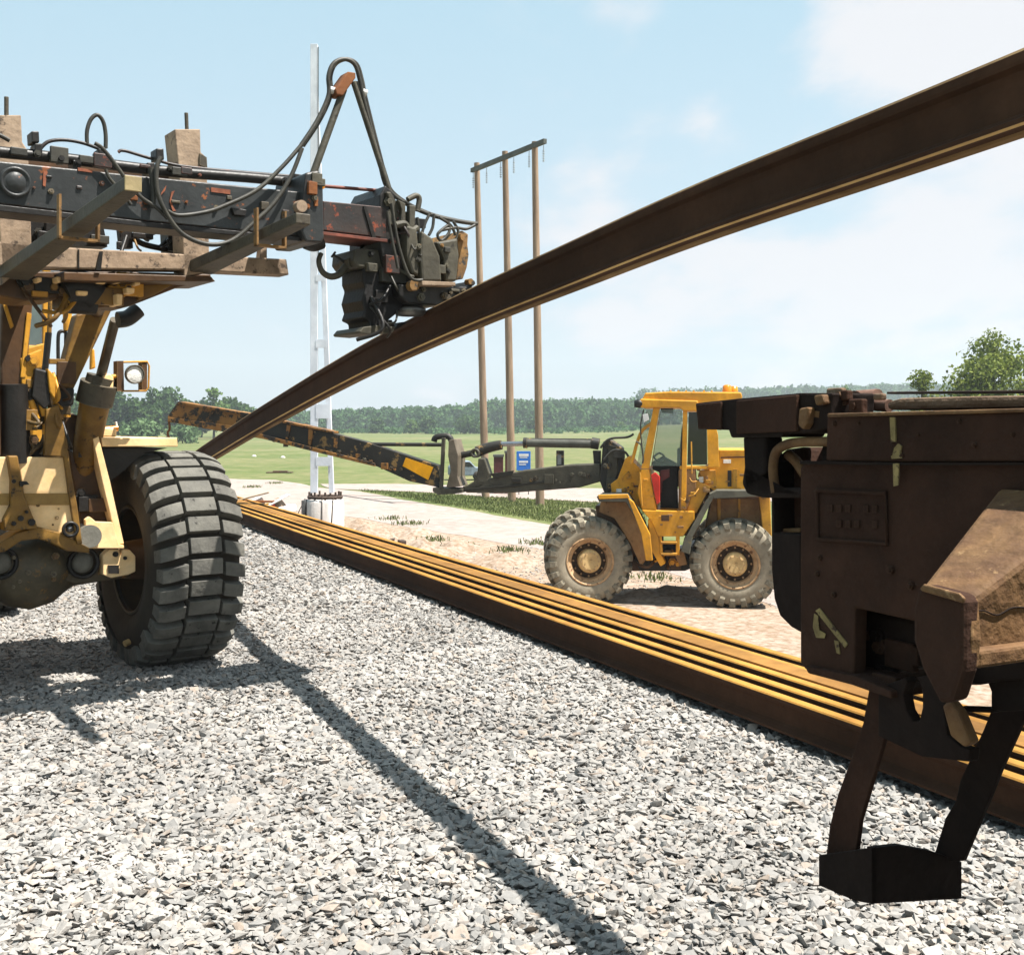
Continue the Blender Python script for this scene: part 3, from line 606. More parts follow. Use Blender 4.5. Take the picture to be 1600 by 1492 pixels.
v = MB(); v.tube([(0.94-.31, -.14, .20), (0.94-.345, -.15, .19)], .022, 10); v.build('valve_cap', M_hub, L1)
lm_wheel(0.30, 3.05); lm_wheel(-1.55, 3.05)
# axle
ax = MB(); ax.tube([(-0.75, 0, .75), (-.30, 0, .77)], [.13, .17], 20); ax.tube([(.30, 0, .77), (.66, 0, .75)], [.17, .12], 20)
ax.lathe([(-.32, .12), (-.24, .16), (-.14, .235), (0, .27), (.14, .235), (.24, .16), (.32, .12)], (0.0, -0.02, .74), 'X', 32)
LM.poly(ax, [(92, 858), (150, 856), (165, 862), (205, 868), (205, 902), (160, 908), (118, 912), (92, 905)], -.20, .12)
LM.poly(ax, [(-60, 870), (18, 866), (20, 905), (0, 912), (-60, 905)], -.20, .12)
axo = ax.build('axle_housing', mat('greasy_axle_steel', (0.26, 0.215, 0.135), (0.14, 0.115, 0.075), (0.45, 0.25, 0.08), scale=5, rough=0.55, t3=0.57), L1, 0.01)
for u in (131, 2):
    cp = MB(); p = LM.P(u, 880, -.275); cp.lathe([(0, .0), (.006, .04), (.02, .06), (.035, .070)], p, 'Y', 28); cp.build('round_cap', mat('dusty_grey_cap', (0.34, 0.33, 0.28), (0.24, 0.23, 0.19), scale=9, rough=0.6), axo)
    cp = MB(); p = LM.P(u, 880, -.265); cp.lathe([(0, .078), (-.012, .098), (.0, .105), (.03, .105), (.03, .078)], p, 'Y', 32, closed=True); cp.build('cap_ring', M_blk, axo)
b = MB(); LM.poly(b, [(161, 868), (171, 858), (186, 858), (189, 868), (191, 859), (203, 859), (212, 869), (212, 893), (201, 898), (174, 903), (161, 898)], -.30, -.215); b.build('lug_bracket', M_yelpale, L1, 0.006)
b = MB(); LM.poly(b, [(169, 883), (186, 883), (186, 896), (170, 896)], -.312, -.28); LM.disc(b, 181, 866, -.315, .018); LM.disc(b, 196, 872, -.315, .012); b.build('bracket_socket', M_blk, L1)
b = MB(); LM.poly(b, [(133, 812), (140, 807), (150, 815), (176, 816), (186, 850), (194, 852), (194, 857), (136, 857)], -.34, -.30); b.build('step_plate', M_yelpale, L1, 0.005)
b = MB(); LM.disc(b, 141, 838, -.37, .075, .05); b.build('bearing_disc', mat('dusty_grey_cap', (0.3, 0.3, 0.3)), L1, 0.01)
# front frame plates
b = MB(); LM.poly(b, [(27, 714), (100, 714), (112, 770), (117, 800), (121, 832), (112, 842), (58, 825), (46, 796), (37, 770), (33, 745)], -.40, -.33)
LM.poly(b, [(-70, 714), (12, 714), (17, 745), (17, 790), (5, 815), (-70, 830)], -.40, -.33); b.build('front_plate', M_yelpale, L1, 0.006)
b = MB(); LM.poly(b, [(25, 771), (114, 771), (118, 789), (42, 789), (38, 775)], -.412, -.398); LM.poly(b, [(-70, 771), (17, 771), (17, 789), (-70, 789)], -.412, -.398); b.build('plate_shade_band', mat('ochre_band_shading', (0.72, 0.44, 0.13), (0.62, 0.36, 0.09), (0.45, 0.2, 0.04), scale=4, rough=.5, t3=.6), L1, 0.003)  # yellower band paints the shading where the plate bends
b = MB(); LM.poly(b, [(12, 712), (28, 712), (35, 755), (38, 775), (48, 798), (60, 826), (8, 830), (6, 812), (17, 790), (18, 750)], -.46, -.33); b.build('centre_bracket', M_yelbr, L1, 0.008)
b = MB()
for u, v_, r_ in [(22, 752, .013), (34, 757, .013), (33, 810, .017), (50, 816, .022), (42, 800, .010), (22, 818, .014)]: LM.disc(b, u, v_, -.478, r_, .02, 10)
LM.poly(b, [(30, 752), (42, 752), (46, 757), (34, 758)], -.475, -.42); b.build('bracket_bolt', M_blk, L1)
b = MB(); LM.poly(b, [(-60, 850), (0, 848), (28, 832), (60, 823), (95, 832), (124, 848), (140, 856), (140, 864), (105, 861), (80, 848), (60, 842), (34, 845), (8, 862), (-60, 872)], -.42, -.20); b.build('arch_plate', M_yelbr, L1, 0.008)
b = MB(); p = LM.P(110, 827, -.43); b.lathe([(-.012, .035), (-.012, .052), (.012, .052), (.012, .035)], p, 'Y', 24, closed=True); b.build('shackle_ring', M_blk, L1)
b = MB(); p = LM.P(110, 825, -.425); b.lathe([(-.012, .0), (0, .025), (.015, .03)], p, 'Y', 18); b.build('shackle_pin', M_chrome, L1)
# side housing
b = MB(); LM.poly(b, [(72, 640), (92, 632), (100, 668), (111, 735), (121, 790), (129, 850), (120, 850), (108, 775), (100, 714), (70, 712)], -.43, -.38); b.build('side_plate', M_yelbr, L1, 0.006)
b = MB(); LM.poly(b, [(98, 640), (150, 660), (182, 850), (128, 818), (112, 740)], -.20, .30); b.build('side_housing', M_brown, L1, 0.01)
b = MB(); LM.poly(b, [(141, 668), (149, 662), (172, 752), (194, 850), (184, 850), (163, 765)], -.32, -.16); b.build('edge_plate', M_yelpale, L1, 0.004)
# lift arm and cylinder, both sides
b = MB(); LM.poly(b, [(120, 492), (172, 472), (178, 478), (112, 615), (104, 640), (80, 648), (92, 600)], -.37, -.23); b.build('lift_arm', M_yelbr, L1, 0.012)
b = MB(); LM.poly(b, [(87, 606), (117, 606), (116, 632), (100, 642), (88, 632)], -.39, -.20); b.build('arm_joint', M_blk, L1, 0.015)
b = MB(); b.tube([LM.P(122, 765, -.06), LM.P(152, 612, -.36)], [.085, .098], 24); cyo = b.build('lift_cylinder', M_yelbr, L1)
b = MB(); b.tube([LM.P(147, 630, -.34), LM.P(155, 598, -.38)], .118, 24); b.tube([LM.P(153, 604, -.375), LM.P(158, 588, -.39)], .09, 24); b.build('cylinder_collar', M_forkd, cyo, .01)
b = MB(); b.tube([LM.P(156, 594, -.38), LM.P(180, 500, -.72)], .032, 16); b.build('cylinder_rod', mat('oily_rod', (0.35, 0.30, 0.22), (0.2, 0.15, 0.1), scale=5, rough=.25, metal=.6, bump=0), cyo)
b = MB(); LM.tube(b, [(184, 500), (200, 497), (216, 484)], .052, -.8, 14); b.build('cylinder_knuckle', M_blk, L1)
b = MB(); b.tube([LM.P(150, 486, -.30), LM.P(158, 462, -1.05)], .05, 12); b.tube([LM.P(26, 470, -.30), LM.P(30, 448, -1.05)], .05, 12); b.build('carriage_link', M_brown, L1)
# near-left lift arm (second) with its black cylinder
b = MB(); LM.poly(b, [(3, 458), (52, 466), (46, 540), (36, 600), (30, 640), (4, 640), (0, 560)], -.37, -.23); b.build('lift_arm', M_brown, L1, 0.012)
b = MB(); LM.poly(b, [(42, 488), (50, 490), (42, 560), (40, 590), (32, 590)], -.385, -.25); LM.poly(b, [(2, 466), (9, 470), (22, 510), (17, 514)], -.39, -.372); b.build('arm_edge', M_yel, L1, 0.003)
b = MB(); b.tube([LM.P(22, 722, -.32), LM.P(20, 600, -.36)], [.10, .088], 24); b.build('tilt_cylinder', M_blk, L1)
b = MB(); LM.poly(b, [(-60, 560), (0, 600), (2, 712), (-60, 712)], -.45, -.2); b.build('frame_side', M_brown, L1, 0.01)
# hose bunch and small fittings between the arms
b = MB()
for pts in [[(47, 610), (56, 640), (68, 668), (66, 690), (45, 710)], [(52, 618), (64, 648), (79, 668), (76, 690), (64, 710)], [(60, 600), (70, 640), (84, 660), (82, 690), (72, 712)], [(45, 640), (44, 680), (52, 700), (40, 712)], [(66, 590), (76, 630), (86, 655)]]:
    LM.tube(b, pts, .014, -.36)
b.build('hydraulic_hose', M_hoseb, L1)
b = MB()
for pts in [[(48, 625), (58, 655)], [(58, 606), (70, 650)], [(82, 598), (88, 628)], [(104, 640), (105, 652)]]: LM.tube(b, pts, .022, -.38)
LM.poly(b, [(32, 560), (66, 545), (64, 575), (50, 590), (52, 605), (34, 600)], -.38, -.30)
LM.poly(b, [(74, 575), (88, 590), (86, 625), (78, 612)], -.44, -.38); b.build('fitting_block', M_yel, L1, 0.006)
b = MB(); LM.poly(b, [(55, 575), (76, 580), (80, 630), (70, 640), (50, 620)], -.42, -.34); LM.poly(b, [(45, 690), (98, 690), (98, 715), (45, 715)], -.30, -.25); b.build('valve_block', M_blk, L1, 0.01)
# carriage head under the forks
b = MB(); LM.poly(b, [(-60, 440), (30, 424), (60, 424), (100, 424), (90, 468), (40, 470), (0, 462), (-60, 480)], -1.25, -.9)
LM.poly(b, [(96, 422), (330, 428), (330, 436), (279, 449), (205, 478), (190, 482), (165, 480), (118, 486), (95, 480)], -1.22, -1.02); b.build('carriage_bracket', M_brown, L1, 0.01)
b = MB(); LM.poly(b, [(215, 446), (276, 442), (240, 462), (216, 470)], -1.255, -1.20); b.build('bracket_gusset', M_yelbr, L1, 0.005)
b = MB(); LM.tube(b, [(98, 455), (112, 450), (135, 452), (152, 462)], .10, -1.25, 16); LM.tube(b, [(108, 470), (148, 472)], .075, -1.22, 14); b.build('tilt_block', M_blk, L1)
b = MB()
for u, v_, w_, h_ in [(158, 440, 8, 4), (184, 440, 5, 3), (62, 437, 4, 4), (92, 437, 4, 5), (129, 458, 9, 4), (187, 468, 5, 9), (215, 442, 5, 4), (204, 454, 7, 5)]:
    LM.poly(b, [(u-w_, v_-h_), (u+w_, v_-h_+1), (u+w_-1, v_+h_), (u-w_+1, v_+h_-1)], -1.37, -1.20)
b.build('bolt_head', M_yelpale, L1, 0.006)
b = MB(); LM.poly(b, [(100, 425), (330, 432), (337, 440), (150, 440), (100, 438)], -1.44, -1.0); b.build('carriage_underside', M_brown, L1, 0.005)
b = MB(); LM.poly(b, [(-60, 372), (30, 380), (110, 387), (285, 397), (448, 405), (452, 430), (285, 422), (110, 420), (-60, 414)], -1.44, -1.30); b.build('carriage_crossbar', M_fork, L1, 0.008)
b = MB(); LM.poly(b, [(156, 393), (161, 393), (158, 422), (150, 422)], -1.455, -1.435); LM.poly(b, [(122, 390), (124, 390), (124, 420), (122, 420)], -1.448, -1.435); b.build('crossbar_strap', M_blk, L1)
b = MB(); LM.poly(b, [(408, 385), (417, 387), (417, 404), (406, 404)], -1.42, -1.36); b.build('crossbar_lug', M_fork, L1)
b = MB(); LM.poly(b, [(-60, 238), (300, 268), (300, 285), (-60, 257)], -1.18, -1.10); b.build('carriage_top_bar', M_brown, L1)
# back structure between crossbars
b = MB(); LM.poly(b, [(48, 340), (160, 345), (168, 386), (46, 384)], -1.22, -1.02); LM.poly(b, [(186, 352), (206, 352), (208, 388), (190, 388)], -1.22, -1.16)
LM.poly(b, [(262, 350), (286, 352), (286, 394), (264, 392)], -1.24, -1.10); LM.tube(b, [(206, 372), (225, 382), (250, 388), (270, 392)], .018, -1.2); LM.tube(b, [(228, 376), (240, 356), (250, 350)], .018, -1.2); LM.tube(b, [(236, 366), (256, 360), (262, 372), (250, 386)], .012, -1.2)
b.build('carriage_frame', M_blk, L1)
# fork shanks (upper hooks with pins)
def shank(pts, pin, tipa):
    b = MB(); LM.poly(b, pts, -1.44, -1.26); o = b.build('fork_shank', M_fork, L1, 0.006)
    b = MB(); LM.tube(b, pin, .012, -1.34); b.build('hook_pin', M_forkd, o); return o
shank([(-12, 180), (33, 180), (35, 222), (44, 236), (48, 335), (50, 402), (4, 445), (-4, 300)], [(10, 182), (10, 152)], 0)
shank([(273, 202), (313, 202), (314, 238), (323, 246), (326, 345), (328, 425), (288, 432), (285, 350), (279, 260)], [(292, 204), (291, 177)], 0)
b = MB(); LM.poly(b, [(312, 240), (323, 246), (324, 262), (312, 258)], -1.45, -1.30); b.build('shank_step', M_forkd, L1)
# fork blades, reaching out towards the camera
def blade(u0, v0, y0, u1, v1, w0=.15, w1=.12):
    a = LM.P(u0, v0, y0); e = LM.PX(u1, v1, a.x); 
    b = MB(); t = .055
    vs = [(a.x-w0/2, a.y, a.z-.0), (a.x+w0/2, a.y, a.z), (a.x+w0/2, a.y, a.z+.07), (a.x-w0/2, a.y, a.z+.07), (e.x-w1/2, e.y, e.z-t/2), (e.x+w1/2, e.y, e.z-t/2), (e.x+w1/2, e.y, e.z+t/2), (e.x-w1/2, e.y, e.z+t/2)]
    b.add(vs, [(0,1,2,3), (7,6,5,4), (0,4,5,1), (1,5,6,2), (2,6,7,3), (3,7,4,0)])
    print('blade', [round(c, 2) for c in a], [round(c, 2) for c in e])
    return b.build('fork_blade', M_forkd, L1, 0.006), a, e
bl1, A1, E1 = blade(22, 437, -1.40, 207, 288, .15, .065)
bl2, A2, E2 = blade(312, 428, -1.40, 474, 342, .15, .08)
def strap(a, e, t, w):
    p = a.lerp(e, t); b = MB(); h = .06
    b.box(p.x-w/2-.015, p.x+w/2+.015, p.y-.02, p.y+.02, p.z-h, p.z-h+.012); b.box(p.x-w/2-.015, p.x-w/2-.004, p.y-.02, p.y+.02, p.z-h, p.z+.14); b.box(p.x+w/2+.004, p.x+w/2+.015, p.y-.02, p.y+.02, p.z-h, p.z+.14)
    return b
strap(A1, E1, .62, .15).build('fork_clamp', M_rustch, L1); strap(A2, E2, .72, .14).build('fork_clamp', M_rustch, L1)
tipb = MB(); tipb.box(E1.x-.034, E1.x+.034, E1.y-.012, E1.y-.003, E1.z-.030, E1.z+.030); tipb.build('lit_blade_end', mat('sunlit_tip_yellow', (0.7, 0.55, 0.28)), L1, .003)  # pale plate paints the sunlight on the blade's end face
# fender, lamps
b = MB(); LM.poly(b, [(158, 684), (277, 684), (278, 698), (160, 698)], -.30, .75); b.build('mudguard', M_yelpale, L1, 0.006)
b = MB(); LM.poly(b, [(161, 700), (262, 700), (225, 708), (182, 745), (170, 752)], -.22, .70); b.build('mudguard_inner_sheet', M_blk, L1)  # black sheet painting the shadow under this mudguard
b = MB(); LM.poly(b, [(160, 668), (183, 670), (182, 683), (160, 683)], -.2, -.1); b.build('marker_base', M_yelpale, L1, .01)
b = MB(); LM.tube(b, [(162, 671), (184, 669)], .02, -.16); b.build('marker_lamp', M_orange, L1); b = MB(); LM.tube(b, [(183, 670), (181, 659)], .008, -.16); LM.disc(b, 175, 670, -.19, .014); b.build('marker_lens', M_lampw, L1)
b = MB(); LM.tube(b, [(156, 655), (157, 684)], .02, -.1); b.build('marker_post', M_blk, L1)
b = MB(); LM.poly(b, [(160, 587), (172, 584), (178, 590), (177, 612), (166, 614), (161, 600)], -.45, -.38); b.build('lamp_bracket_block', M_yelpale, L1, .008)
b = MB(); LM.tube(b, [(172, 590), (188, 586)], .016, -.42); b.build('lamp_arm', M_yel, L1)
hl = MB(); LM.tube(hl, [(188, 566), (230, 565), (233, 572), (232, 606), (228, 611), (190, 611), (186, 606), (186, 570), (188, 566)], .007, -.42, 6, False); hlo = hl.build('headlight', M_yel, L1)
b = MB(); LM.poly(b, [(183, 564), (193, 564), (194, 611), (183, 611)], -.44, -.36); LM.poly(b, [(222, 564), (230, 564), (230, 611), (222, 609)], -.42, -.34); b.build('lamp_side', M_brown, hlo)
b = MB(); p = LM.P(211, 585, -.46); b.lathe([(0, 0), (.002, .03), (.006, .055)], p, 'Y', 24, False); b.build('lens', M_lampw, hlo)
b = MB(); b.lathe([(-.006, .055), (-.008, .064), (.02, .064), (.02, .055)], p, 'Y', 24, closed=True); b.build('lamp_ring', M_forkd, hlo)
b = MB(); p = LM.P(211, 585, -.44); b.lathe([(0, .062), (.0, .056), (.08, .03), (.09, 0)], p, 'Y', 24, cap=False); b.build('lamp_bowl', M_forkd, hlo)
# cab and rear body behind
b = MB(); b.box(-.80, .48, 1.5, 3.0, 1.2, 2.28); b.box(-1.1, 0.0, 3.0, 4.2, .9, 1.8); b.box(-.75, -.10, .4, 1.6, .7, 1.25); b.build('rear_body', M_yel, L1, .03)
b = MB(); b.box(-.80, .50, 1.4, 2.6, 2.285, 2.33)
for x in (-.77, .47):
    for y in (1.4, 2.56): b.box(x-.03, x+.03, y, y+.05, 2.335, 3.3)
b.box(-.85, .55, 1.35, 2.65, 3.3, 3.4); b.build('cab_frame', M_yel, L1, .01)
b = MB(); b.box(-.73, .43, 1.42, 1.43, 2.335, 3.29); b.box(.458, .468, 1.46, 2.54, 2.335, 3.29); b.build('cab_window', mat('dusty_cab_pane', (0.28, 0.36, 0.35), (0.22, 0.29, 0.29), scale=1.5, rough=.15, bump=0), L1)
b = MB(); LM.tube(b, [(79, 462), (77, 520)], .016, .3); b.build('thin_pipe', M_yelbr, L1); b = MB(); LM.tube(b, [(76, 520), (70, 580), (60, 640)], .022, .0); b.build('dark_strut', M_blk, L1)
b = MB(); LM.tube(b, [(106, 520), (105, 600)], .028, 1.2, 12); LM.tube(b, [(104, 519), (95, 518), (91, 527), (91, 570)], .014, 1.2, 8); ex = b.build('exhaust_pipe', M_blk, L1)
b = MB(); LM.tube(b, [(105, 486), (106, 517)], .034, 1.2, 12); b.build('exhaust_cap', M_yel, ex)
b = MB(); LM.poly(b, [(100, 560), (112, 548), (100, 600), (92, 625), (90, 600)], .6, .7); LM.poly(b, [(143, 545), (148, 545), (150, 575), (142, 578)], .2, .25); LM.poly(b, [(44, 543), (70, 536), (66, 575), (42, 580)], .9, 1.0); b.build('engine_cover', M_yel, L1, .01)
# ------------------------------------------------------------------ crane boom lying on the forks
CB = LM.empty('crane_boom', 'dark grey telescopic boom with hoses, laid across the forks at upper left', 'crane boom')
b = MB(); LM.poly(b, [(-80, 243), (0, 252), (240, 277), (482, 301), (482, 371), (240, 347), (0, 319), (-80, 309)], -1.940, -1.740); b.build('outer_beam', M_grey, CB, 0.008)
b = MB(); LM.poly(b, [(-80, 311), (0, 320), (240, 348), (482, 372), (482, 378), (240, 356), (0, 330), (-80, 321)], -1.955, -1.745); b.build('lower_flange', M_blk, CB, .003)
b = MB(); p = LM.P(25, 284, -1.965); b.lathe([(0, .0), (0, .045), (.012, .055), (.0, .062), (0, .074), (.03, .078)], p, 'Y', 32); b.build('pivot_boss', M_grey, CB)
b = MB(); LM.tube(b, [(-80, 228), (0, 238), (100, 248), (250, 267), (400, 279), (480, 288)], .030, -1.760, 14); LM.tube(b, [(300, 266), (480, 281)], .022, -1.690, 10); b.build('top_cylinder', M_blk, CB)
b = MB(); LM.tube(b, [(60, 236), (75, 222), (100, 219), (130, 224), (160, 235)], .010, -1.740); LM.tube(b, [(185, 238), (195, 236), (240, 249), (300, 262), (480, 278)], .009, -1.720); b.build('top_pipe', M_greyred, CB)
b = MB()
for u, v_ in [(236, 262), (100, 243), (160, 240), (120, 258), (60, 232), (250, 240), (55, 213)]: LM.poly(b, [(u-6, v_-8), (u+6, v_-8), (u+7, v_+10), (u-5, v_+10)], -1.800, -1.700)
b.build('pipe_clamp', M_blk, CB, .006)
b = MB(); LM.poly(b, [(330, 293), (360, 297), (360, 304), (330, 300)], -1.946, -1.935); LM.poly(b, [(68, 268), (74, 268), (71, 292), (67, 290)], -1.946, -1.935); LM.poly(b, [(268, 300), (273, 298), (268, 310), (270, 322), (275, 330), (270, 330), (265, 315)], -1.946, -1.935); LM.poly(b, [(252, 302), (260, 290), (258, 298), (251, 306)], -1.946, -1.935); LM.poly(b, [(122, 262), (145, 266), (144, 270), (122, 267)], -1.946, -1.935); b.build('paint_mark', mat('orange_paint_smear', (0.55, 0.17, 0.07), (0.4, 0.12, 0.06), (0.09, 0.09, 0.09), scale=30, rough=.7, t3=.6, bump=0), CB)
b = MB(); LM.poly(b, [(362, 324), (386, 328), (384, 338), (366, 336)], -1.970, -1.940); b.build('slot_plate', M_blk, CB, .004)
b = MB(); LM.poly(b, [(478, 270), (498, 266), (505, 276), (507, 372), (503, 380), (478, 378), (470, 360), (474, 310)], -2.000, -1.580); b.build('end_collar', M_grey, CB, .012)
b = MB(); LM.disc(b, 472, 322, -2.040, .035, .05); b.build('collar_pin', M_fork, CB, .006); b = MB(); LM.poly(b, [(492, 308), (497, 308), (497, 322), (492, 322)], -2.012, -1.995); LM.poly(b, [(468, 340), (480, 342), (478, 352), (467, 352)], -2.012, -1.995); b.build('collar_patch', M_rustor, CB)
b = MB(); LM.tube(b, [(478, 378), (490, 382), (502, 378)], .045, -1.800, 12); b.build('lower_roller', M_blk, CB)
b = MB(); LM.poly(b, [(505, 314), (604, 324), (604, 372), (505, 360)], -1.900, -1.660); b.build('inner_beam', M_greyred, CB, .005)
b = MB(); LM.poly(b, [(505, 362), (606, 374), (606, 379), (505, 367)], -1.912, -1.650); b.build('inner_flange', M_red if False else mat('worn_red_edge', (0.36, 0.10, 0.06), (0.16, 0.06, 0.045), scale=9, rough=.6), CB, .002)
b = MB(); LM.poly(b, [(568, 322), (572, 322), (588, 372), (582, 372)], -1.910, -1.895); b.build('beam_seam', M_blk, CB)
b = MB(); LM.tube(b, [(503, 291), (604, 299)], .011, -1.760); b.build('feed_rod', mat('worn_red_edge', (0.3, 0.1, 0.1)), CB); b = MB(); LM.disc(b, 504, 291, -1.800, .018, .05, 12); b.build('rod_end', M_orange, CB)
# A-shaped hose guide
b = MB(); LM.tube(b, [(472, 330), (490, 270), (537, 140)], .022, -1.860, 10, False); b.build('guide_leg', M_olive, CB)
b = MB(); LM.tube(b, [(552, 128), (612, 312)], .017, -1.880, 10, False); LM.tube(b, [(556, 128), (572, 176), (616, 316)], .012, -1.800, 10, False); b.build('guide_leg', M_olive, CB)
b = MB(); LM.poly(b, [(524, 140), (544, 112), (556, 114), (556, 122), (536, 150), (526, 148)], -1.900, -1.800); b.build('guide_link', M_rustor, CB, .006)
b = MB(); LM.tube(b, [(514, 140), (524, 143)], .022, -1.860); LM.tube(b, [(564, 143), (572, 146)], .022, -1.860); b.build('hose_clip', M_white, CB)
b = MB()
for dy, dx in ((-1.870, 0), (-1.830, 3.5)):
    LM.tube(b, [(470+dx, 228), (495+dx, 190), (513+dx, 150), (513+dx, 120), (521+dx, 100), (538+dx, 93), (554+dx, 101), (562+dx, 125), (567+dx, 150), (578+dx, 195), (592+dx, 250), (604+dx, 292), (630+dx, 316), (670+dx, 335), (710+dx, 345), (742+dx, 350)], .0135, dy)
LM.tube(b, [(470, 228), (440, 262), (400, 298), (350, 322), (320, 332), (280, 337), (262, 330)], .012, -1.980)
LM.tube(b, [(472, 232), (455, 275), (430, 315), (400, 345), (362, 376), (325, 382), (287, 367), (262, 337), (246, 300), (245, 262), (252, 246)], .013, -2.000)
LM.tube(b, [(136, 226), (136, 205), (142, 187), (152, 180), (161, 190), (165, 210), (165, 232)], .011, -1.740)
LM.tube(b, [(148, 224), (160, 232), (178, 254), (198, 282), (220, 308), (245, 325), (262, 342)], .011, -1.980)
LM.tube(b, [(165, 265), (172, 280), (190, 300), (205, 320)], .009, -1.970); LM.tube(b, [(-20, 205), (0, 212), (15, 220)], .012, -1.740); LM.tube(b, [(236, 262), (240, 300), (238, 325)], .016, -1.970)
b.build('hydraulic_hose', M_hose, CB)
# gripper head
GH = LM.empty('rail_gripper', 'black hydraulic gripper head with hook, clamped on the bent rail', 'gripper')
b = MB(); LM.poly(b, [(594, 305), (602, 290), (614, 300), (628, 345), (644, 372), (650, 440), (612, 442), (600, 410), (594, 380)], -1.90, -1.50); b.build('head_frame', M_blk, GH, .008)
b = MB(); LM.poly(b, [(604, 300), (611, 300), (634, 345), (630, 352), (620, 342)], -1.93, -1.89); LM.poly(b, [(622, 312), (634, 318), (634, 360), (626, 352), (628, 328)], -1.96, -1.92); LM.poly(b, [(640, 320), (650, 322), (648, 358), (640, 364)], -1.96, -1.92); LM.tube(b, [(618, 352), (632, 350), (640, 362), (652, 356)], .022, -1.95); b.build('link_plate', M_olive, GH, .006)
b = MB(); LM.tube(b, [(637, 312), (650, 306), (655, 312), (652, 330)], .018, -1.9); b.build('cable_eye', M_olive, GH)
b = MB(); LM.poly(b, [(555, 390), (566, 388), (606, 392), (630, 400), (636, 424), (600, 424), (560, 418), (553, 408)], -1.86, -1.56); b.build('cross_tube', M_olive, GH, .012)
b = MB(); LM.tube(b, [(560, 404), (554, 404)], .05, -1.72, 14); LM.tube(b, [(568, 378), (564, 392)], .012, -1.72); b.build('swivel_joint', M_blk, GH)
b = MB(); LM.tube(b, [(502, 396), (498, 408), (503, 424), (515, 432), (528, 430), (538, 420), (546, 410)], [.014, .026], -1.74, 12); hk = b.build('lifting_hook', M_olive, GH)
b = MB(); LM.tube(b, [(521, 398), (542, 413)], .009, -1.74); LM.tube(b, [(518, 402), (524, 394)], .007, -1.74); b.build('hook_latch', M_blk, hk)
b = MB(); LM.poly(b, [(543, 404), (556, 399), (558, 418), (546, 418)], -1.80, -1.68); b.build('hook_neck', M_olive, hk, .006)
b = MB(); LM.poly(b, [(567, 420), (630, 422), (644, 440), (640, 470), (618, 492), (608, 500), (603, 514), (578, 512), (577, 502), (566, 497), (570, 485), (566, 470), (571, 450), (567, 440)], -1.86, -1.58); b.build('clamp_block', mat('black_rubbery_steel', (0.014, 0.012, 0.011), (0.022, 0.019, 0.017), scale=12, rough=.6, bump=.2), GH, .012)
b = MB(); LM.poly(b, [(562, 518), (568, 511), (592, 508), (600, 512), (618, 510), (614, 520), (588, 523), (564, 521)], -1.90, -1.55); b.build('clamp_foot', M_olive, GH, .005)
b = MB(); LM.poly(b, [(636, 352), (652, 356), (656, 400), (655, 432), (645, 428), (636, 400)], -1.98, -1.55); LM.poly(b, [(659, 360), (676, 372), (688, 400), (691, 440), (660, 440), (657, 400)], -2.0, -1.55); LM.poly(b, [(682, 378), (716, 372), (718, 400), (714, 440), (697, 440), (694, 405)], -1.98, -1.55); b.build('curved_guard', M_olive, GH, .015)
b = MB(); LM.poly(b, [(640, 380), (716, 378), (714, 438), (642, 436)], -1.90, -1.50); b.build('motor_housing', M_blk, GH, .01)
b = MB(); LM.poly(b, [(712, 374), (722, 360), (732, 366), (731, 382), (733, 398), (730, 418), (724, 436), (713, 438), (717, 400)], -1.96, -1.58); b.build('flaked_end_plate', M_rustch, GH, .008)
b = MB(); LM.disc(b, 725, 370, -2.0, .028, .05, 12); LM.disc(b, 736, 440, -1.95, .02, .05, 12); LM.disc(b, 648, 446, -1.99, .035, .05, 12); b.build('round_fitting', M_rustch, GH, .004)
b = MB(); LM.poly(b, [(659, 439), (712, 441), (712, 447), (660, 446)], -2.03, -1.6); b.build('ledge', M_fork, GH, .004)
b = MB(); LM.poly(b, [(622, 444), (735, 448), (742, 437), (744, 444), (706, 470), (690, 478), (640, 474), (624, 462)], -1.94, -1.55); b.build('lower_carrier', M_blk, GH, .01)
b = MB(); p = LM.P(640, 486, -1.80); b.lathe([(-.03, .02), (-.03, .085), (-.012, .105), (.014, .105), (.03, .08), (.03, .02)], p, 'Z', 28); b.build('guide_roller', mat('polished_roller', (0.45, 0.46, 0.45), (0.25, 0.2, 0.14), scale=6, rough=.35, metal=.5), GH)
b = MB(); LM.tube(b, [(640, 474), (640, 486)], .03, -1.8); LM.poly(b, [(606, 500), (612, 500), (618, 512), (624, 504), (640, 502), (624, 512), (616, 516)], -1.78, -1.70); b.build('roller_arm', M_blk, GH)
b = MB()
for pts in [[(672, 333), (664, 350), (658, 372), (660, 390)], [(678, 335), (676, 355), (670, 368)], [(700, 345), (702, 362), (690, 376), (684, 366), (700, 352)], [(708, 346), (716, 362), (710, 378), (694, 382)], [(742, 352), (728, 358), (712, 356), (690, 360)], [(686, 340), (704, 352), (712, 368)], [(612, 318), (622, 380), (640, 432), (660, 438)], [(652, 340), (655, 372), (657, 436)], [(605, 330), (612, 372), (622, 420)]]:
    LM.tube(b, pts, .010, -1.96 if pts[0][0] > 650 else -2.02)
b.build('gripper_hose', M_hose, GH)
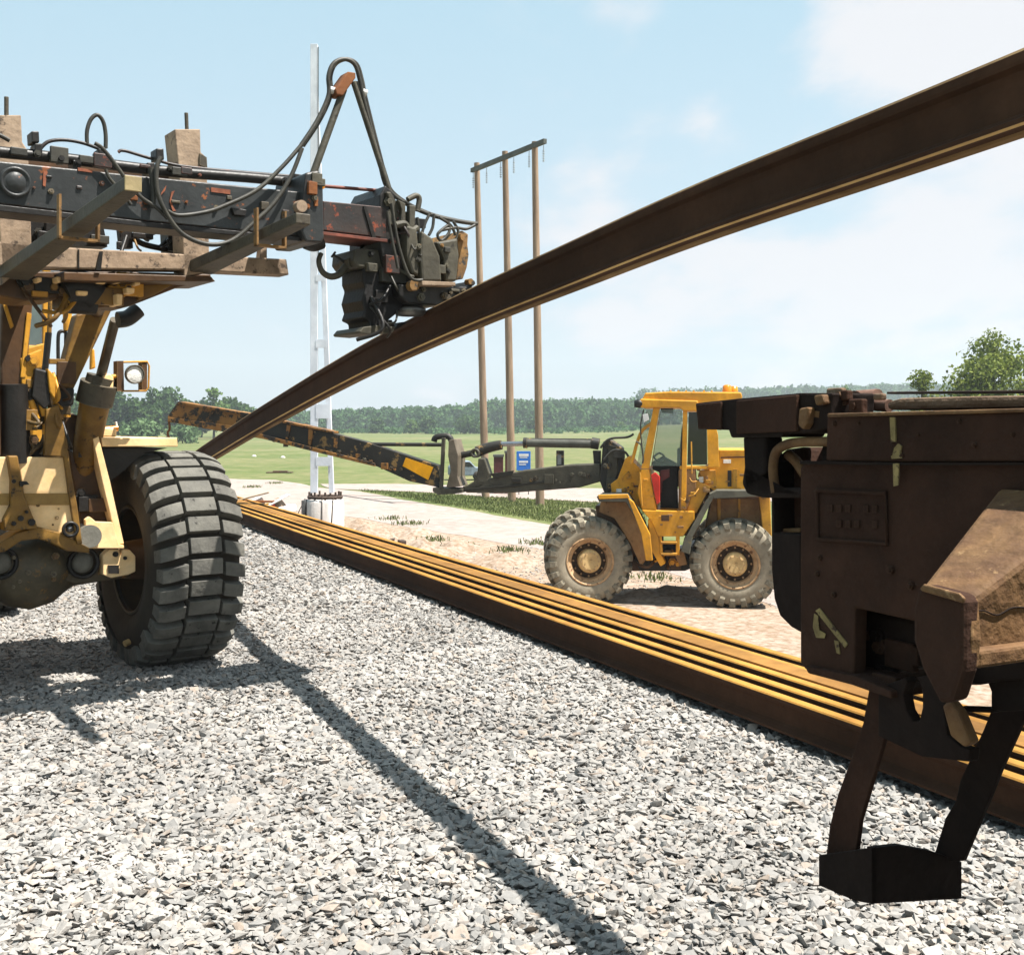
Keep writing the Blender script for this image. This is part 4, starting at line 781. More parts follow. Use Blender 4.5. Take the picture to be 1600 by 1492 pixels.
# ------------------------------------------------------------------ yellow loader at right
YL = Frame((3.62, 17.9, GZ), -10)
L2 = YL.empty('wheel_loader', 'bright yellow wheel loader with long black and orange boom, on sandy ground', 'wheel loader')
def yl_wheel(x, y, yaw):
    e = empty('wheel'); e.parent = L2; e.location = (x, y, .72); e.rotation_euler = (0, 0, R(yaw))
    a, b = tyre_lug((0, 0, 0), 'Y'); a.build('tyre', M_wall2, e); b.build('tread', M_tyre2, e, .004)
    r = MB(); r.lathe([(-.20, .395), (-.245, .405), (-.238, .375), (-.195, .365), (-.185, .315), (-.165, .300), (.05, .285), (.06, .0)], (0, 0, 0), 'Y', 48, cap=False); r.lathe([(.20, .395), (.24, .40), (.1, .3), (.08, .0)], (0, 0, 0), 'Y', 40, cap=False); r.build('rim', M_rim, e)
    r = MB(); r.lathe([(-.170, .312), (-.160, .303), (-.06, .296), (-.05, .19)], (0, 0, 0), 'Y', 48, cap=False); r.build('rim_shade_ring', M_rimd, e)  # dark ring paints the shadow inside the recessed rim
    h = MB(); h.lathe([(-.245, .0), (-.25, .13), (-.235, .175), (-.20, .195), (.06, .20)], (0, 0, 0), 'Y', 28, False); h.build('hub', M_hub, e, .008)
    k = MB()
    for i in range(12):
        t = 2*math.pi*i/12; k.lathe([(-.26, .013), (-.235, .013)], (.145*math.cos(t), 0, .145*math.sin(t)), 'Y', 6, False)
        k.lathe([(-.085, .018), (-.05, .018)], (.262*math.cos(t), 0, .262*math.sin(t)), 'Y', 6, False)
    k.build('wheel_bolt', M_rim, e)
fx = YL.P(917, 872, .25).x
print('wheelbase', fx)
yl_wheel(0.02, .25, 0); yl_wheel(0.02, 2.05, 0); yl_wheel(fx+.02, .25, 14); yl_wheel(fx-.25, 2.05, 14)
Y = YL
def part(name, m, polys, bevel=.012, parent=None):
    b = MB()
    for pts, y0, y1 in polys: Y.poly(b, pts, y0, y1)
    return b.build(name, m, parent or L2, bevel)
rgrey = mat('grey_worn_mudguard', (0.25, 0.24, 0.18), (0.15, 0.145, 0.11), (0.5, 0.36, 0.14), scale=4, rough=.6)
part('rear_mudguard', rgrey, [([(1064, 862), (1068, 846), (1110, 771), (1116, 776), (1082, 840), (1078, 866)], -.02, .55), ([(1108, 772), (1120, 766), (1204, 766), (1204, 775), (1116, 779)], -.02, .55)])
part('front_mudguard', rgrey, [([(932, 776), (938, 772), (980, 772), (984, 778), (1008, 822), (1003, 826), (978, 784), (936, 784)], -.02, .52)])
part('mudguard_lip', M_loader, [([(934, 773), (981, 772), (984, 778), (936, 780)], -.045, -.022), ([(980, 776), (990, 784), (1016, 835), (1020, 876), (1009, 876), (1002, 834)], -.045, .0)])
part('mudguard_inner_sheet', M_tan, [([(938, 784), (978, 784), (1003, 826), (1012, 870), (1002, 886), (985, 850), (960, 810), (936, 800)], .30, .34)])
part('front_frame', M_brown, [([(930, 790), (985, 785), (1012, 840), (1020, 885), (1000, 892), (940, 892), (935, 830)], .6, 1.6)])
part('chassis', M_loader, [([(1003, 797), (1085, 799), (1085, 812), (1068, 838), (1028, 838), (1018, 815)], .10, 1.8), ([(1012, 812), (1024, 808), (1034, 868), (1040, 880), (1032, 885), (1018, 860)], .12, .4), ([(1056, 836), (1062, 836), (1062, 868), (1056, 866)], .10, .16), ([(1030, 838), (1034, 838), (1036, 866), (1031, 866)], .10, .16)])
part('belly_plate', M_blk, [([(990, 872), (1010, 860), (1060, 862), (1090, 850), (1090, 884), (1070, 892), (1000, 892)], .55, 1.5), ([(1015, 800), (1028, 812), (1036, 850), (1056, 850), (1056, 880), (1022, 884), (1008, 850)], .45, .6)])
part('joint_cover', M_tan, [([(1052, 862), (1068, 858), (1074, 882), (1062, 884)], .2, .4), ([(1038, 860), (1050, 860), (1052, 868), (1040, 869)], .2, .3)])
part('step_rung', M_loaderd, [([(1032, 846), (1058, 846), (1058, 850), (1032, 850)], .06, .22), ([(1032, 864), (1058, 864), (1058, 868), (1032, 868)], .06, .22)])
# rear body
part('engine_body', M_tan, [([(1112, 779), (1204, 779), (1204, 850), (1150, 850), (1100, 835)], .55, 1.75)])
part('body_rib', M_loaderd, [([(1120, 779), (1126, 779), (1126, 835), (1122, 835)], .52, .56), ([(1153, 779), (1157, 779), (1157, 820), (1153, 820)], .52, .56), ([(1186, 776), (1203, 776), (1206, 838), (1192, 830)], .30, .58)])
part('engine_hood', M_loader, [([(1105, 729), (1123, 727), (1123, 703), (1166, 703), (1200, 728), (1206, 732), (1206, 766), (1115, 767), (1090, 745)], .35, 1.95)])
part('hood_panel', M_loaderd, [([(1092, 735), (1118, 734), (1120, 762), (1100, 764)], .33, .36), ([(1145, 733), (1152, 733), (1152, 762), (1145, 762)], .33, .36)])
part('hood_slot', M_blk, [([(1137, 735), (1143, 735), (1143, 760), (1137, 760)], .335, .36)], 0)
part('hood_rail', M_maroon, [([(1126, 714), (1170, 713), (1170, 715), (1126, 716)], .30, .33)], 0)
part('hood_light', M_lampw, [([(1130, 718), (1142, 718), (1142, 724), (1130, 724)], .30, .36)], .005)
part('handle_light', M_lampw, [([(1092, 745), (1099, 745), (1099, 754), (1092, 754)], .29, .34)], .005)
# cab
part('cab_roof', M_loader, [([(1003, 624), (1008, 614), (1043, 612), (1158, 613), (1160, 620), (1158, 626), (1092, 632), (1003, 630)], .15, 1.75), ([(997, 630), (1001, 623), (1090, 626), (1096, 642), (1068, 642), (1062, 637), (1000, 637)], .10, 1.8)], .02)
b = MB()
for u in (1048, 1060, 1072, 1084, 1100, 1112): Y.tube(b, [(u, 612, .25), (u, 611.5, 1.6)], .02, None, 8)
b.build('roof_rib', M_loader, L2)
b = MB(); p = Y.P(1136, 606, .5); b.lathe([(-.07, .08), (.03, .07), (.05, .04), (.055, 0)], p, 'Z', 20); p = Y.P(1146, 606, .6); b.lathe([(-.07, .08), (.02, .07), (.03, 0)], p, 'Z', 20); b.build('beacon', M_orange, L2)
b = MB(); p = Y.P(996, 631, .15); b.lathe([(-.05, 0), (-.05, .06), (.05, .075), (.10, .04)], p, 'X', 18); b.build('work_lamp', M_blk, L2)
part('cab_pillar', M_loader, [([(1021, 637), (1031, 637), (1014, 732), (1002, 732)], .16, .26)], .006)
part('cab_pillar', M_loader, [([(1067, 640), (1074, 640), (1072, 800), (1064, 800)], .16, .26)], .006)
part('cab_pillar', M_loader, [([(1104, 640), (1112, 640), (1122, 680), (1124, 730), (1106, 730)], .16, .26)], .006)
part('cab_pillar', M_loader, [([(1021, 637), (1031, 637), (1014, 732), (1002, 732)], 1.6, 1.7), ([(1067, 640), (1073, 640), (1071, 732), (1065, 732)], 1.6, 1.7), ([(1104, 640), (1112, 640), (1122, 730), (1106, 730)], 1.6, 1.7)], .006)
part('cab_sill', M_loader, [([(1062, 728), (1106, 728), (1106, 733), (1062, 733)], .17, .30), ([(1002, 733), (1014, 733), (1026, 798), (1004, 800), (996, 770)], .15, 1.7)])
part('windscreen', M_glass, [([(1010, 640), (1020, 640), (1003, 728), (995, 728)], .30, .31)], 0)
part('door_glass', M_glass, [([(1032, 640), (1066, 640), (1063, 728), (1017, 728)], .20, .206)], 0)
part('rear_side_glass', M_glassd, [([(1076, 644), (1104, 644), (1105, 726), (1074, 726)], .20, .206)], 0)
part('door_header', M_blk, [([(1032, 638), (1052, 638), (1052, 646), (1034, 645)], .21, .24), ([(1062, 700), (1066, 660), (1068, 728), (1058, 728)], .21, .24)], 0)
part('steering_column', M_blk, [([(1018, 722), (1036, 712), (1058, 724), (1060, 800), (1032, 800), (1030, 738), (1020, 734)], .7, .8)], .01)
b = MB(); Y.tube(b, [(1021, 714, .5), (1030, 708, .6), (1038, 714, .75), (1030, 722, .6), (1021, 714, .5)], .018, None, 8); b.build('steering_wheel', M_blk, L2)
part('seat', M_blk, [([(1046, 735), (1062, 732), (1064, 760), (1046, 762)], .8, 1.3), ([(1058, 700), (1068, 700), (1066, 735), (1058, 735)], .8, 1.3)], .02)
part('cab_floor', M_maroon, [([(1032, 735), (1046, 733), (1046, 745), (1035, 752), (1034, 770), (1030, 770)], .25, .30)], .004)
part('fire_extinguisher', M_red, [([(1017, 742), (1024, 738), (1031, 745), (1031, 785), (1026, 788), (1022, 770)], .10, .22)], .01)
part('side_panel', M_tan, [([(1061, 734), (1086, 734), (1088, 762), (1082, 770), (1072, 798), (1061, 798)], .17, 1.7)])
part('side_box', M_loaderd, [([(1088, 750), (1110, 762), (1104, 772), (1088, 802), (1072, 800)], .2, .5)])
part('tank_side', M_tan, [([(1084, 752), (1120, 762), (1112, 780), (1084, 840), (1066, 836), (1078, 800)], .58, 1.7)])
part('front_tower', M_loader, [([(977, 716), (984, 712), (990, 722), (1003, 735), (1004, 798), (996, 790), (980, 772), (956, 772), (954, 756), (965, 748)], .55, 1.4)])
part('tower_lamp', M_lampw, [([(963, 764), (971, 764), (971, 770), (963, 770)], .5, .56)], .006)
b = MB(); Y.tube(b, [(1018, 662), (1004, 672), (996, 690), (990, 712), (986, 724)], .028, .2); b.build('mirror_arm', M_loader, L2)
b = MB(); Y.tube(b, [(1006, 640), (1001, 665), (1003, 700)], .012, .1); Y.tube(b, [(994, 690), (1002, 696), (1005, 715), (1004, 724)], .014, .1); Y.tube(b, [(938, 700), (952, 686), (980, 683), (990, 678)], .02, .7); Y.tube(b, [(944, 718), (958, 704), (976, 706), (984, 718)], .02, .6); b.build('front_hose', M_hose, L2)
part('mirror', M_white, [([(1004, 648), (1012, 646), (1014, 656), (1006, 660)], .08, .10)], .003)
# arms
part('loader_arm_tower', M_armbk, [([(942, 690), (952, 686), (972, 700), (974, 740), (966, 768), (944, 770), (937, 752), (940, 715)], .75, 1.25)], .02)
part('tower_face', M_olive, [([(951, 695), (963, 698), (966, 735), (956, 765), (946, 768), (950, 730)], .72, .76)], .01)
part('lift_arm', M_olive, [([(722, 760), (765, 747), (815, 735), (890, 726), (938, 724), (940, 752), (905, 762), (800, 770), (728, 770)], .85, 1.20)], .025)
part('arm_rib', mat('dark_olive_rib', (0.055, 0.05, 0.036)), [([(724, 764), (800, 757), (860, 750), (860, 753), (800, 761), (724, 768)], .83, .86), ([(766, 740), (803, 735), (800, 742), (772, 748)], .83, .86)], .004)
b = MB(); Y.tube(b, [(820, 692, 1.0), (932, 694, 1.0)], .075, None, 18); to = b.build('upper_cylinder', mat('grey_cylinder', (0.17, 0.17, 0.14), (0.11, 0.105, 0.085), scale=4, rough=.5), L2)
b = MB(); Y.tube(b, [(782, 694), (822, 693)], .045, 1.0, 14); b.build('cylinder_rod', M_chrome, to)
b = MB(); Y.tube(b, [(818, 692), (824, 692)], .095, 1.0, 16); Y.tube(b, [(924, 692), (936, 694)], .10, 1.0, 16); Y.tube(b, [(820, 686), (926, 687)], .018, 1.0); b.build('cylinder_collar', M_armbk, to)
part('arm_upright', M_armbk, [([(869, 704), (880, 704), (880, 732), (869, 732)], .95, 1.1), ([(926, 704), (938, 704), (938, 728), (928, 728)], .95, 1.1)], .01)
part('upright_sheet', mat('speckled_white', (0.6, 0.62, 0.6), (0.2, 0.2, 0.2), scale=12), [([(871, 710), (877, 710), (877, 726), (871, 726)], .94, .948)], 0)
b = MB(); Y.tube(b, [(784, 695), (765, 699), (745, 706)], [.085, .10], 1.0, 14); b.build('tilt_link', M_armbk, L2)
b = MB(); p = Y.P(742, 708, .85); b.lathe([(0, .045), (0, .085), (.22, .085), (.22, .045)], p, 'Y', 24, closed=True); b.build('link_eye', M_olive, L2)
part('coupler_hook', M_olive, [([(747, 716), (757, 716), (765, 740), (760, 756), (742, 768), (728, 770), (724, 762), (740, 752), (746, 736)], .85, 1.15)], .02)
b = MB(); Y.tube(b, [(706, 714), (738, 708)], .06, 1.0, 12); b.build('coupler_pin', M_armbk, L2)
part('coupler_plate', mat('beige_scraped_steel', (0.30, 0.24, 0.17), (0.2, 0.16, 0.11), (0.09, 0.07, 0.05), scale=5, rough=.6), [([(701, 688), (709, 686), (716, 712), (715, 745), (720, 760), (697, 762), (704, 735), (700, 712)], .70, 1.3)], .012)
part('coupler_post', M_olive, [([(690, 684), (695, 684), (691, 766), (686, 766)], .72, .80), ([(676, 762), (722, 764), (722, 770), (706, 772), (684, 773), (676, 768)], .72, 1.2)], .006)
b = MB(); Y.tube(b, [(678, 690), (682, 683), (700, 682), (706, 690)], .055, 1.0, 12); b.build('coupler_cap', M_armbk, L2)
b = MB(); Y.tube(b, [(570, 694), (694, 695)], .035, .95, 10); b.build('upper_tie_bar', M_armbk, L2)
# long boom
AB = part('extension_boom', M_armbk, [([(395, 654), (447, 662), (520, 677), (570, 690), (640, 713), (684, 727), (688, 762), (640, 752), (585, 727), (500, 705), (412, 683), (372, 671)], .86, 1.10)], .01)
part('boom_tip', M_armor, [([(277, 629), (384, 648), (392, 676), (366, 670), (263, 658), (262, 650)], .85, 1.11)], .008, AB)
part('boom_flange', M_armor, [([(262, 652), (360, 665), (414, 680), (500, 702), (585, 724), (586, 729), (500, 708), (412, 686), (262, 659)], .80, 1.14), ([(277, 627), (390, 646), (520, 674), (520, 677), (390, 650), (277, 631)], .80, 1.14)], .004, AB)
part('boom_rib', M_armor, [([(448, 664), (454, 664), (450, 686), (446, 686)], .83, .86), ([(482, 670), (489, 671), (486, 694), (481, 693)], .83, .86), ([(522, 678), (528, 680), (526, 700), (521, 698)], .83, .86), ([(330, 642), (336, 640), (332, 650), (328, 650)], .83, .86)], .003, AB)
part('reflector_plate', M_refl, [([(634, 715), (677, 730), (669, 750), (629, 728)], .845, .857)], 0, AB)
b = MB(); Y.tube(b, [(264, 656), (265, 670), (262, 676), (264, 684)], .022, 1.0); b.build('chain_hook', M_rustor, AB)
# ------------------------------------------------------------------ wagon at right
WG = Frame((.85, 2.465, 0), -63.43)
WO = WG.empty('flat_wagon', 'dark rusty railway flat wagon end at right with hanging foot stirrup', 'railway wagon')
def wp(name, m, polys, bevel=.006, parent=None):
    b = MB()
    for pts, y0, y1 in polys: WG.poly(b, pts, y0, y1)
    return b.build(name, m, parent or WO, bevel)
wp('side_plate', M_wag, [([(1292, 649), (1900, 636), (1900, 720), (1400, 722), (1290, 720)], -.012, .03), ([(1262, 722), (1290, 720), (1400, 722), (1900, 720), (1900, 1010), (1450, 972), (1425, 970), (1336, 950), (1334, 1060), (1258, 1046), (1250, 1035), (1250, 730)], 0, .04)], .005)
wp('corner_post', M_wag, [([(1250, 728), (1262, 722), (1280, 722), (1280, 1046), (1262, 1050), (1251, 1036)], .04, .30)], .008)
wp('headstock', M_wagblk, [([(1300, 660), (1900, 650), (1900, 990), (1350, 940), (1285, 950), (1285, 700)], .05, .85)], 0)
wp('edge_strip', M_wagl, [([(1292, 646), (1900, 630), (1900, 637), (1292, 652)], -.022, .06)], .003)
wp('recess_shade_block', M_wagblk, [([(1330, 950), (1460, 975), (1470, 1040), (1400, 1050), (1390, 1082), (1336, 1066)], .10, .5)], .01)  # black block painting the shade that fills the underframe recess
wp('lower_flange', M_wag, [([(1256, 1040), (1336, 1056), (1392, 1080), (1392, 1092), (1330, 1070), (1262, 1052)], -.02, .10)], .004)
# label frame
b = MB(); WG.tube(b, [(1276, 766), (1384, 770), (1386, 850), (1278, 842), (1276, 766)], .0055, -.004, 6, False); b.build('label_frame', M_wag, WO)
b = MB()
for j, v_ in enumerate((788, 812)):
    for i, u in enumerate((1292, 1306, 1320, 1334, 1348, 1362)):
        if (i*3+j) % 4 != 1: WG.poly(b, [(u, v_+i*.3), (u+8, v_+i*.3), (u+8, v_+12+i*.3), (u, v_+12+i*.3)], -.005, .01)
b.build('worn_raised_mark', M_wag, WO, .002)
b = MB(); WG.poly(b, [(1250, 720), (1400, 723), (1900, 722), (1900, 726), (1400, 727), (1250, 725)], -.016, .0); b.build('plate_seam', M_wagblk, WO)
wp('chalk_mark', M_chalk, [([(1390, 652), (1398, 652), (1399, 690), (1392, 691)], -.0165, -.0125), ([(1394, 712), (1397, 700), (1403, 693), (1408, 697), (1406, 712)], -.0165, -.0125), ([(1392, 712), (1408, 712), (1408, 716), (1393, 717)], -.0195, -.017), ([(1395, 724), (1404, 724), (1403, 758), (1396, 760)], -.0195, -.0165)], 0)
wp('chalk_mark', M_chalk, [([(1274, 954), (1280, 950), (1324, 1006), (1320, 1012)], -.0035, -.0005), ([(1272, 958), (1278, 962), (1280, 984), (1290, 990), (1288, 997), (1275, 996), (1270, 980)], -.0045, -.0036), ([(1303, 1000), (1310, 1002), (1312, 1022), (1307, 1020)], -.0035, -.0005)], 0)
# deck edge details
wp('deck_timber', M_wagwood, [([(1385, 628), (1405, 622), (1520, 619), (1900, 614), (1900, 630), (1400, 641), (1385, 640)], .10, .37)], .015)
wp('top_stake_rail', M_rail, [([(1385, 612), (1900, 606), (1900, 613), (1385, 616)], .40, .44)], .003)
b = MB(); WG.tube(b, [(1334, 624, .12), (1336, 624, .35)], .022, None, 14); WG.tube(b, [(1334, 630), (1390, 634)], .016, .16, 12); WG.tube(b, [(1340, 622), (1372, 620)], .020, .2, 14); b.build('hinge_barrel', mat('pinkish_rust', (0.36, 0.20, 0.14), (0.22, 0.11, 0.07), scale=14, rough=.8), WO)
b = MB(); WG.tube(b, [(1292, 632), (1298, 630)], .028, .06, 14); WG.tube(b, [(1302, 628), (1318, 630)], .020, .06, 14); WG.tube(b, [(1272, 645), (1290, 648)], .022, .02, 12); b.build('coil_hinge', M_wagl, WO)
wp('hinge_strap', M_wagl, [([(1270, 618), (1284, 616), (1288, 630), (1274, 634)], -.02, .05), ([(1248, 638), (1262, 636), (1260, 662), (1254, 672), (1246, 664)], -.026, -.001)], .005)
# end beam reaching beyond the wagon end
wp('end_beam', M_wagblk, [([(1086, 630), (1150, 623), (1250, 614), (1300, 614), (1296, 668), (1268, 676), (1224, 678), (1222, 683), (1142, 684), (1138, 672), (1090, 671)], .0, .14)], .006)
wp('beam_cheek', M_wag, [([(1150, 626), (1244, 617), (1244, 674), (1150, 678)], -.012, .0), ([(1088, 632), (1126, 628), (1126, 672), (1090, 670)], -.008, .0)], .003)
wp('hanger_post', M_wagblk, [([(1160, 682), (1196, 682), (1196, 738), (1186, 752), (1176, 760), (1200, 762), (1252, 762), (1252, 778), (1190, 778), (1166, 772), (1158, 756), (1162, 730)], .01, .07)], .008)
# buffer with rounded head
b = MB(); WG.tube(b, [(1212, 770), (1208, 735), (1212, 708), (1226, 696), (1250, 691), (1300, 690)], .0125, .02, 12); WG.tube(b, [(1232, 710), (1245, 722), (1258, 742)], .014, .06, 12); b.build('bent_tube', M_wagl, WO)
wp('buffer_body', M_wag, [([(1206, 735), (1214, 712), (1226, 702), (1254, 698), (1262, 735), (1254, 830), (1207, 830)], .10, .34)], .012)
wp('buffer_lip', M_wagl, [([(1213, 826), (1250, 825), (1250, 832), (1216, 833)], .06, .12)], .003)
wp('buffer_base', M_wagblk, [([(1204, 720), (1208, 720), (1209, 832), (1250, 834), (1254, 990), (1236, 980), (1218, 962), (1209, 935), (1205, 890)], .03, .33)], .015)
# foot stirrup
wp('stirrup_leg', M_wag, [([(1362, 1050), (1400, 1060), (1384, 1145), (1361, 1222), (1343, 1282), (1337, 1332), (1290, 1340), (1296, 1290), (1309, 1240), (1329, 1186), (1348, 1130)], .02, .035)], .003)
pc = WG.P(1362, 1412, -.02); pr = WG.PX(1503, 1404, pc.x); LL = WG.P(1279, 1383, -.02).x - pc.x; zt_ = WG.P(1362, 1333, -.02).z
wp('stirrup_side', M_wagblk, [([(1279, 1336), (1362, 1324), (1362, 1412), (1335, 1407), (1279, 1383)], -.02, -.004)], .002)
b = MB(); b.prism([WG.PX(u, v_, pc.x) for u, v_ in [(1362, 1325), (1405, 1320), (1454, 1329), (1503, 1346), (1503, 1404), (1364, 1412)]], (-.016, 0, 0)); b.build('stirrup_step', M_wagblk, WO, .002)
b = MB(); b.box(pc.x+LL, pc.x-.018, -.002, pr.y, pc.z+.004, pc.z+.012); b.build('stirrup_tread', M_wagblk, WO, 0)
yl_ = pr.y - .045
wp('stirrup_leg', M_wagblk, [([(1556, 1040), (1640, 1040), (1600, 1121), (1563, 1202), (1546, 1245), (1529, 1285), (1504, 1345), (1456, 1345), (1477, 1277), (1493, 1251), (1500, 1219), (1537, 1138), (1552, 1100)], yl_, yl_+.015)], .003)
# hanging bracket and gusset block
wp('spring_hanger', M_wagblk, [([(1372, 1075), (1414, 1058), (1418, 1066), (1411, 1085), (1416, 1110), (1426, 1127), (1436, 1126), (1441, 1105), (1441, 1080), (1436, 1064), (1430, 1058), (1480, 1048), (1502, 1048), (1498, 1082), (1474, 1104), (1480, 1148), (1500, 1166), (1516, 1170), (1514, 1190), (1440, 1182), (1372, 1150)], .0, .03)], .003)
wp('lower_link', M_wagblk, [([(1540, 1060), (1600, 1040), (1600, 1110), (1566, 1112), (1548, 1108), (1548, 1080)], .08, .12), ([(1496, 1040), (1640, 1030), (1640, 1060), (1560, 1064), (1530, 1070), (1505, 1070)], .06, .3), ([(1494, 1104), (1550, 1106), (1552, 1114), (1500, 1112)], .08, .11)], .004)
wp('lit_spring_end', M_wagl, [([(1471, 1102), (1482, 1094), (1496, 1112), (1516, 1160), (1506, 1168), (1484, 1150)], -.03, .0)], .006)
def gusset():
    o0 = WG.P(1440, 918, -.36); b = MB()
    A = [WG.P(1436, 925, -.36), WG.P(1505, 940, -.36), WG.P(1512, 1038, -.36), WG.P(1506, 1060, -.36), WG.P(1440, 1010, -.36), WG.P(1428, 990, -.36)]
    n0 = WG.P(1562, 762, 0.0); top_z = n0.z
    w = A[1].x - A[0].x + .30
    x0 = A[0].x; z0 = A[0].z; zb = A[2].z
    return A
G0 = gusset()
b = MB()
ga = WG.P(1434, 922, -.36); gb = WG.P(1562, 760, 0.0)
x0 = ga.x; x1 = WG.P(1506, 940, -.36).x
za = ga.z; zt = gb.z; zb = WG.P(1506, 1036, -.36).z; dx = gb.x - x0
vs = [(x0, -.36, za), (x1, -.36, za-.012), (x1, -.36, zb), (x0+.012, -.36, zb+.02), (x0+dx, -.002, zt), (x1+.02, -.002, zt), (x1, -.002, zb), (x0+dx*.3, -.002, zb+.02)]
b.add(vs, [(0,1,2,3), (7,6,5,4), (0,4,5,1), (1,5,6,2), (2,6,7,3), (3,7,4,0)])
b.build('sloped_gusset', M_wagl, WO, .012)
wp('gusset_end', M_wag, [([(1432, 924), (1440, 914), (1500, 930), (1506, 942), (1506, 1030), (1504, 1050), (1490, 1095), (1468, 1100), (1440, 1045), (1426, 1000), (1426, 950)], -.40, -.362)], .008)
wp('gusset_rim', M_wagl, [([(1436, 920), (1442, 912), (1498, 927), (1506, 935), (1504, 943), (1440, 924)], -.408, -.401), ([(1506, 938), (1514, 936), (1518, 1000), (1514, 1045), (1506, 1046)], -.385, -.362)], .003)
b = MB(); b.box(x1+.001, x1+.030, -.36, -.003, zb-.004, zb+.026); b.build('gusset_lip', M_wagl, WO, .006)
b = MB(); b.tube([(x1+.003, -.355+.036*i, za-.028+.006*math.sin(i*2.3)) for i in range(10)], .0016, 5); b.build('gusset_crack', M_wagblk, WO)
# wheelset and rest of the wagon (beyond the right edge)
b = MB(); b.box(1.0, 6.0, .0, 2.6, 1.35, 1.68); b.build('deck_frame', M_wagblk, WO)
for x in (1.9, 3.7):
    e = MB(); e.lathe([(0, .0), (0, .06), (.45, .06), (.46, .40), (.49, .46), (.53, .46), (.54, .42), (.62, .42), (.62, .1), (1.95, .1), (1.95, .42), (2.03, .42), (2.04, .46), (2.08, .46), (2.1, .4), (2.12, .06), (2.6, .06), (2.6, 0)], (x, 0.0, .47), 'Y', 36)
    e.build('wheelset', M_wagblk, WO)
b = MB(); b.box(1.4, 4.2, .1, .3, .42, .75); b.box(1.4, 4.2, 2.3, 2.5, .42, .75); b.box(2.5, 3.1, .3, 2.3, .6, 1.35); b.build('bogie_frame', M_wagblk, WO, .01)
def clutter(fr, parent, y, u0, u1, v0, v1, n, mats, seed, size=.03, kinds='bph', slope=0.0):
    """small fittings: bolts, plates and short hoses fixed to a surface"""
    rd = random.Random(seed)
    for i in range(n):
        u = rd.uniform(u0, u1); v_ = rd.uniform(v0, v1) + slope*(u-u0); k = rd.choice(kinds); m_ = rd.choice(mats); sz_ = size*rd.uniform(.5, 1.4); b = MB(); p = fr.P(u, v_, y)
        if k == 'b': b.lathe([(-sz_*.9, sz_*.55), (-sz_*.4, sz_*.6), (-sz_*.4, sz_*.9), (.01, sz_*.9)], p, 'Y', 6, False); b.build('bolt', m_, parent)
        elif k == 'p':
            w, h = sz_*rd.uniform(1, 2.4), sz_*rd.uniform(.6, 1.8); b.box(p.x-w, p.x+w, p.y-sz_*rd.uniform(.4, 1.2), p.y+.01, p.z-h, p.z+h); b.build('small_plate', m_, parent, .004)
        else:
            q = p + Vector((rd.uniform(-6, 6)*sz_, 0, rd.uniform(-7, 2)*sz_)); mdl = (p+q)/2 + Vector((rd.uniform(-2, 2)*sz_, -sz_*2.5, -sz_*1.5)); b.tube([p, mdl, q], sz_*.32, 8); b.build('short_hose', m_, parent)
part('door_seam', M_brown, [([(1031, 642), (1032, 642), (1018, 730), (1017, 730)], .150, .158), ([(1060, 736), (1061, 736), (1061, 797), (1060, 797)], .150, .17)], 0)
b = MB(); Y.tube(b, [(1080, 690), (1081, 740)], .012, .12); Y.tube(b, [(1000, 738), (1003, 790)], .014, .10); b.build('grab_rail', M_loaderd, L2)
b = MB(); Y.tube(b, [(1176, 704, .9), (1176, 690, .9)], .05, None, 12); b.build('exhaust_stack', M_brown, L2)
b = MB(); Y.tube(b, [(1046, 868, .5), (1030, 874, .5), (1010, 868, .5), (996, 872, .6)], .04, None, 8); Y.tube(b, [(1024, 812, .4), (1034, 838, .42), (1030, 866, .5)], .03, None, 8); b.build('steering_hose', M_hose, L2)
clutter(LM, GH, -1.90, 604, 650, 315, 430, 18, [M_olive, M_blk, M_hose, M_greyred], 3, .026)
clutter(LM, GH, -1.98, 640, 715, 380, 436, 12, [M_olive, M_blk, M_hose, M_rustch], 4, .020)
clutter(LM, GH, -1.95, 640, 728, 452, 466, 8, [M_olive, M_forkd, M_blk], 5, .022, 'bp')
clutter(LM, GH, -1.87, 574, 632, 396, 424, 8, [M_greyred, M_olive, M_blk], 6, .016, 'bp')
clutter(LM, GH, -1.87, 575, 630, 430, 500, 8, [M_blk, M_hose], 16, .03, 'bph')
clutter(LM, CB, -1.945, 10, 470, 264, 306, 16, [M_grey, M_blk, M_rustor, M_forkd], 7, .014, 'bp', .112)
clutter(LM, CB, -1.80, 20, 470, 234, 244, 14, [M_blk, M_hose, M_greyred], 8, .020, 'bp', .105)
clutter(LM, CB, -2.00, 480, 504, 275, 370, 6, [M_olive, M_rustor, M_grey], 9, .018, 'bp')
clutter(LM, L1, -1.26, 30, 205, 440, 466, 20, [M_brown, M_blk, M_yelbr, M_yel], 10, .035)
clutter(LM, L1, -1.24, 60, 270, 355, 390, 16, [M_blk, M_hose, M_yelbr], 11, .03)
clutter(LM, L1, -.37, 40, 110, 560, 700, 26, [M_yel, M_blk, M_hoseb, M_yelbr, M_brown], 12, .032)
clutter(LM, L1, -.405, 45, 100, 722, 820, 5, [M_yelbr, M_yelpale], 13, .012, 'b')
clutter(LM, L1, -.22, 120, 175, 700, 800, 6, [M_brown, M_blk], 14, .03, 'bp')
clutter(LM, L1, -.36, 0, 90, 868, 925, 8, [M_brown, M_forkd], 15, .02, 'b')
clutter(YL, L2, .33, 1090, 1200, 732, 764, 14, [M_loaderd, M_tan, M_brown], 20, .03, 'bp')
clutter(YL, L2, .15, 1064, 1104, 738, 796, 12, [M_tan, M_loaderd, M_brown], 21, .028, 'bph')
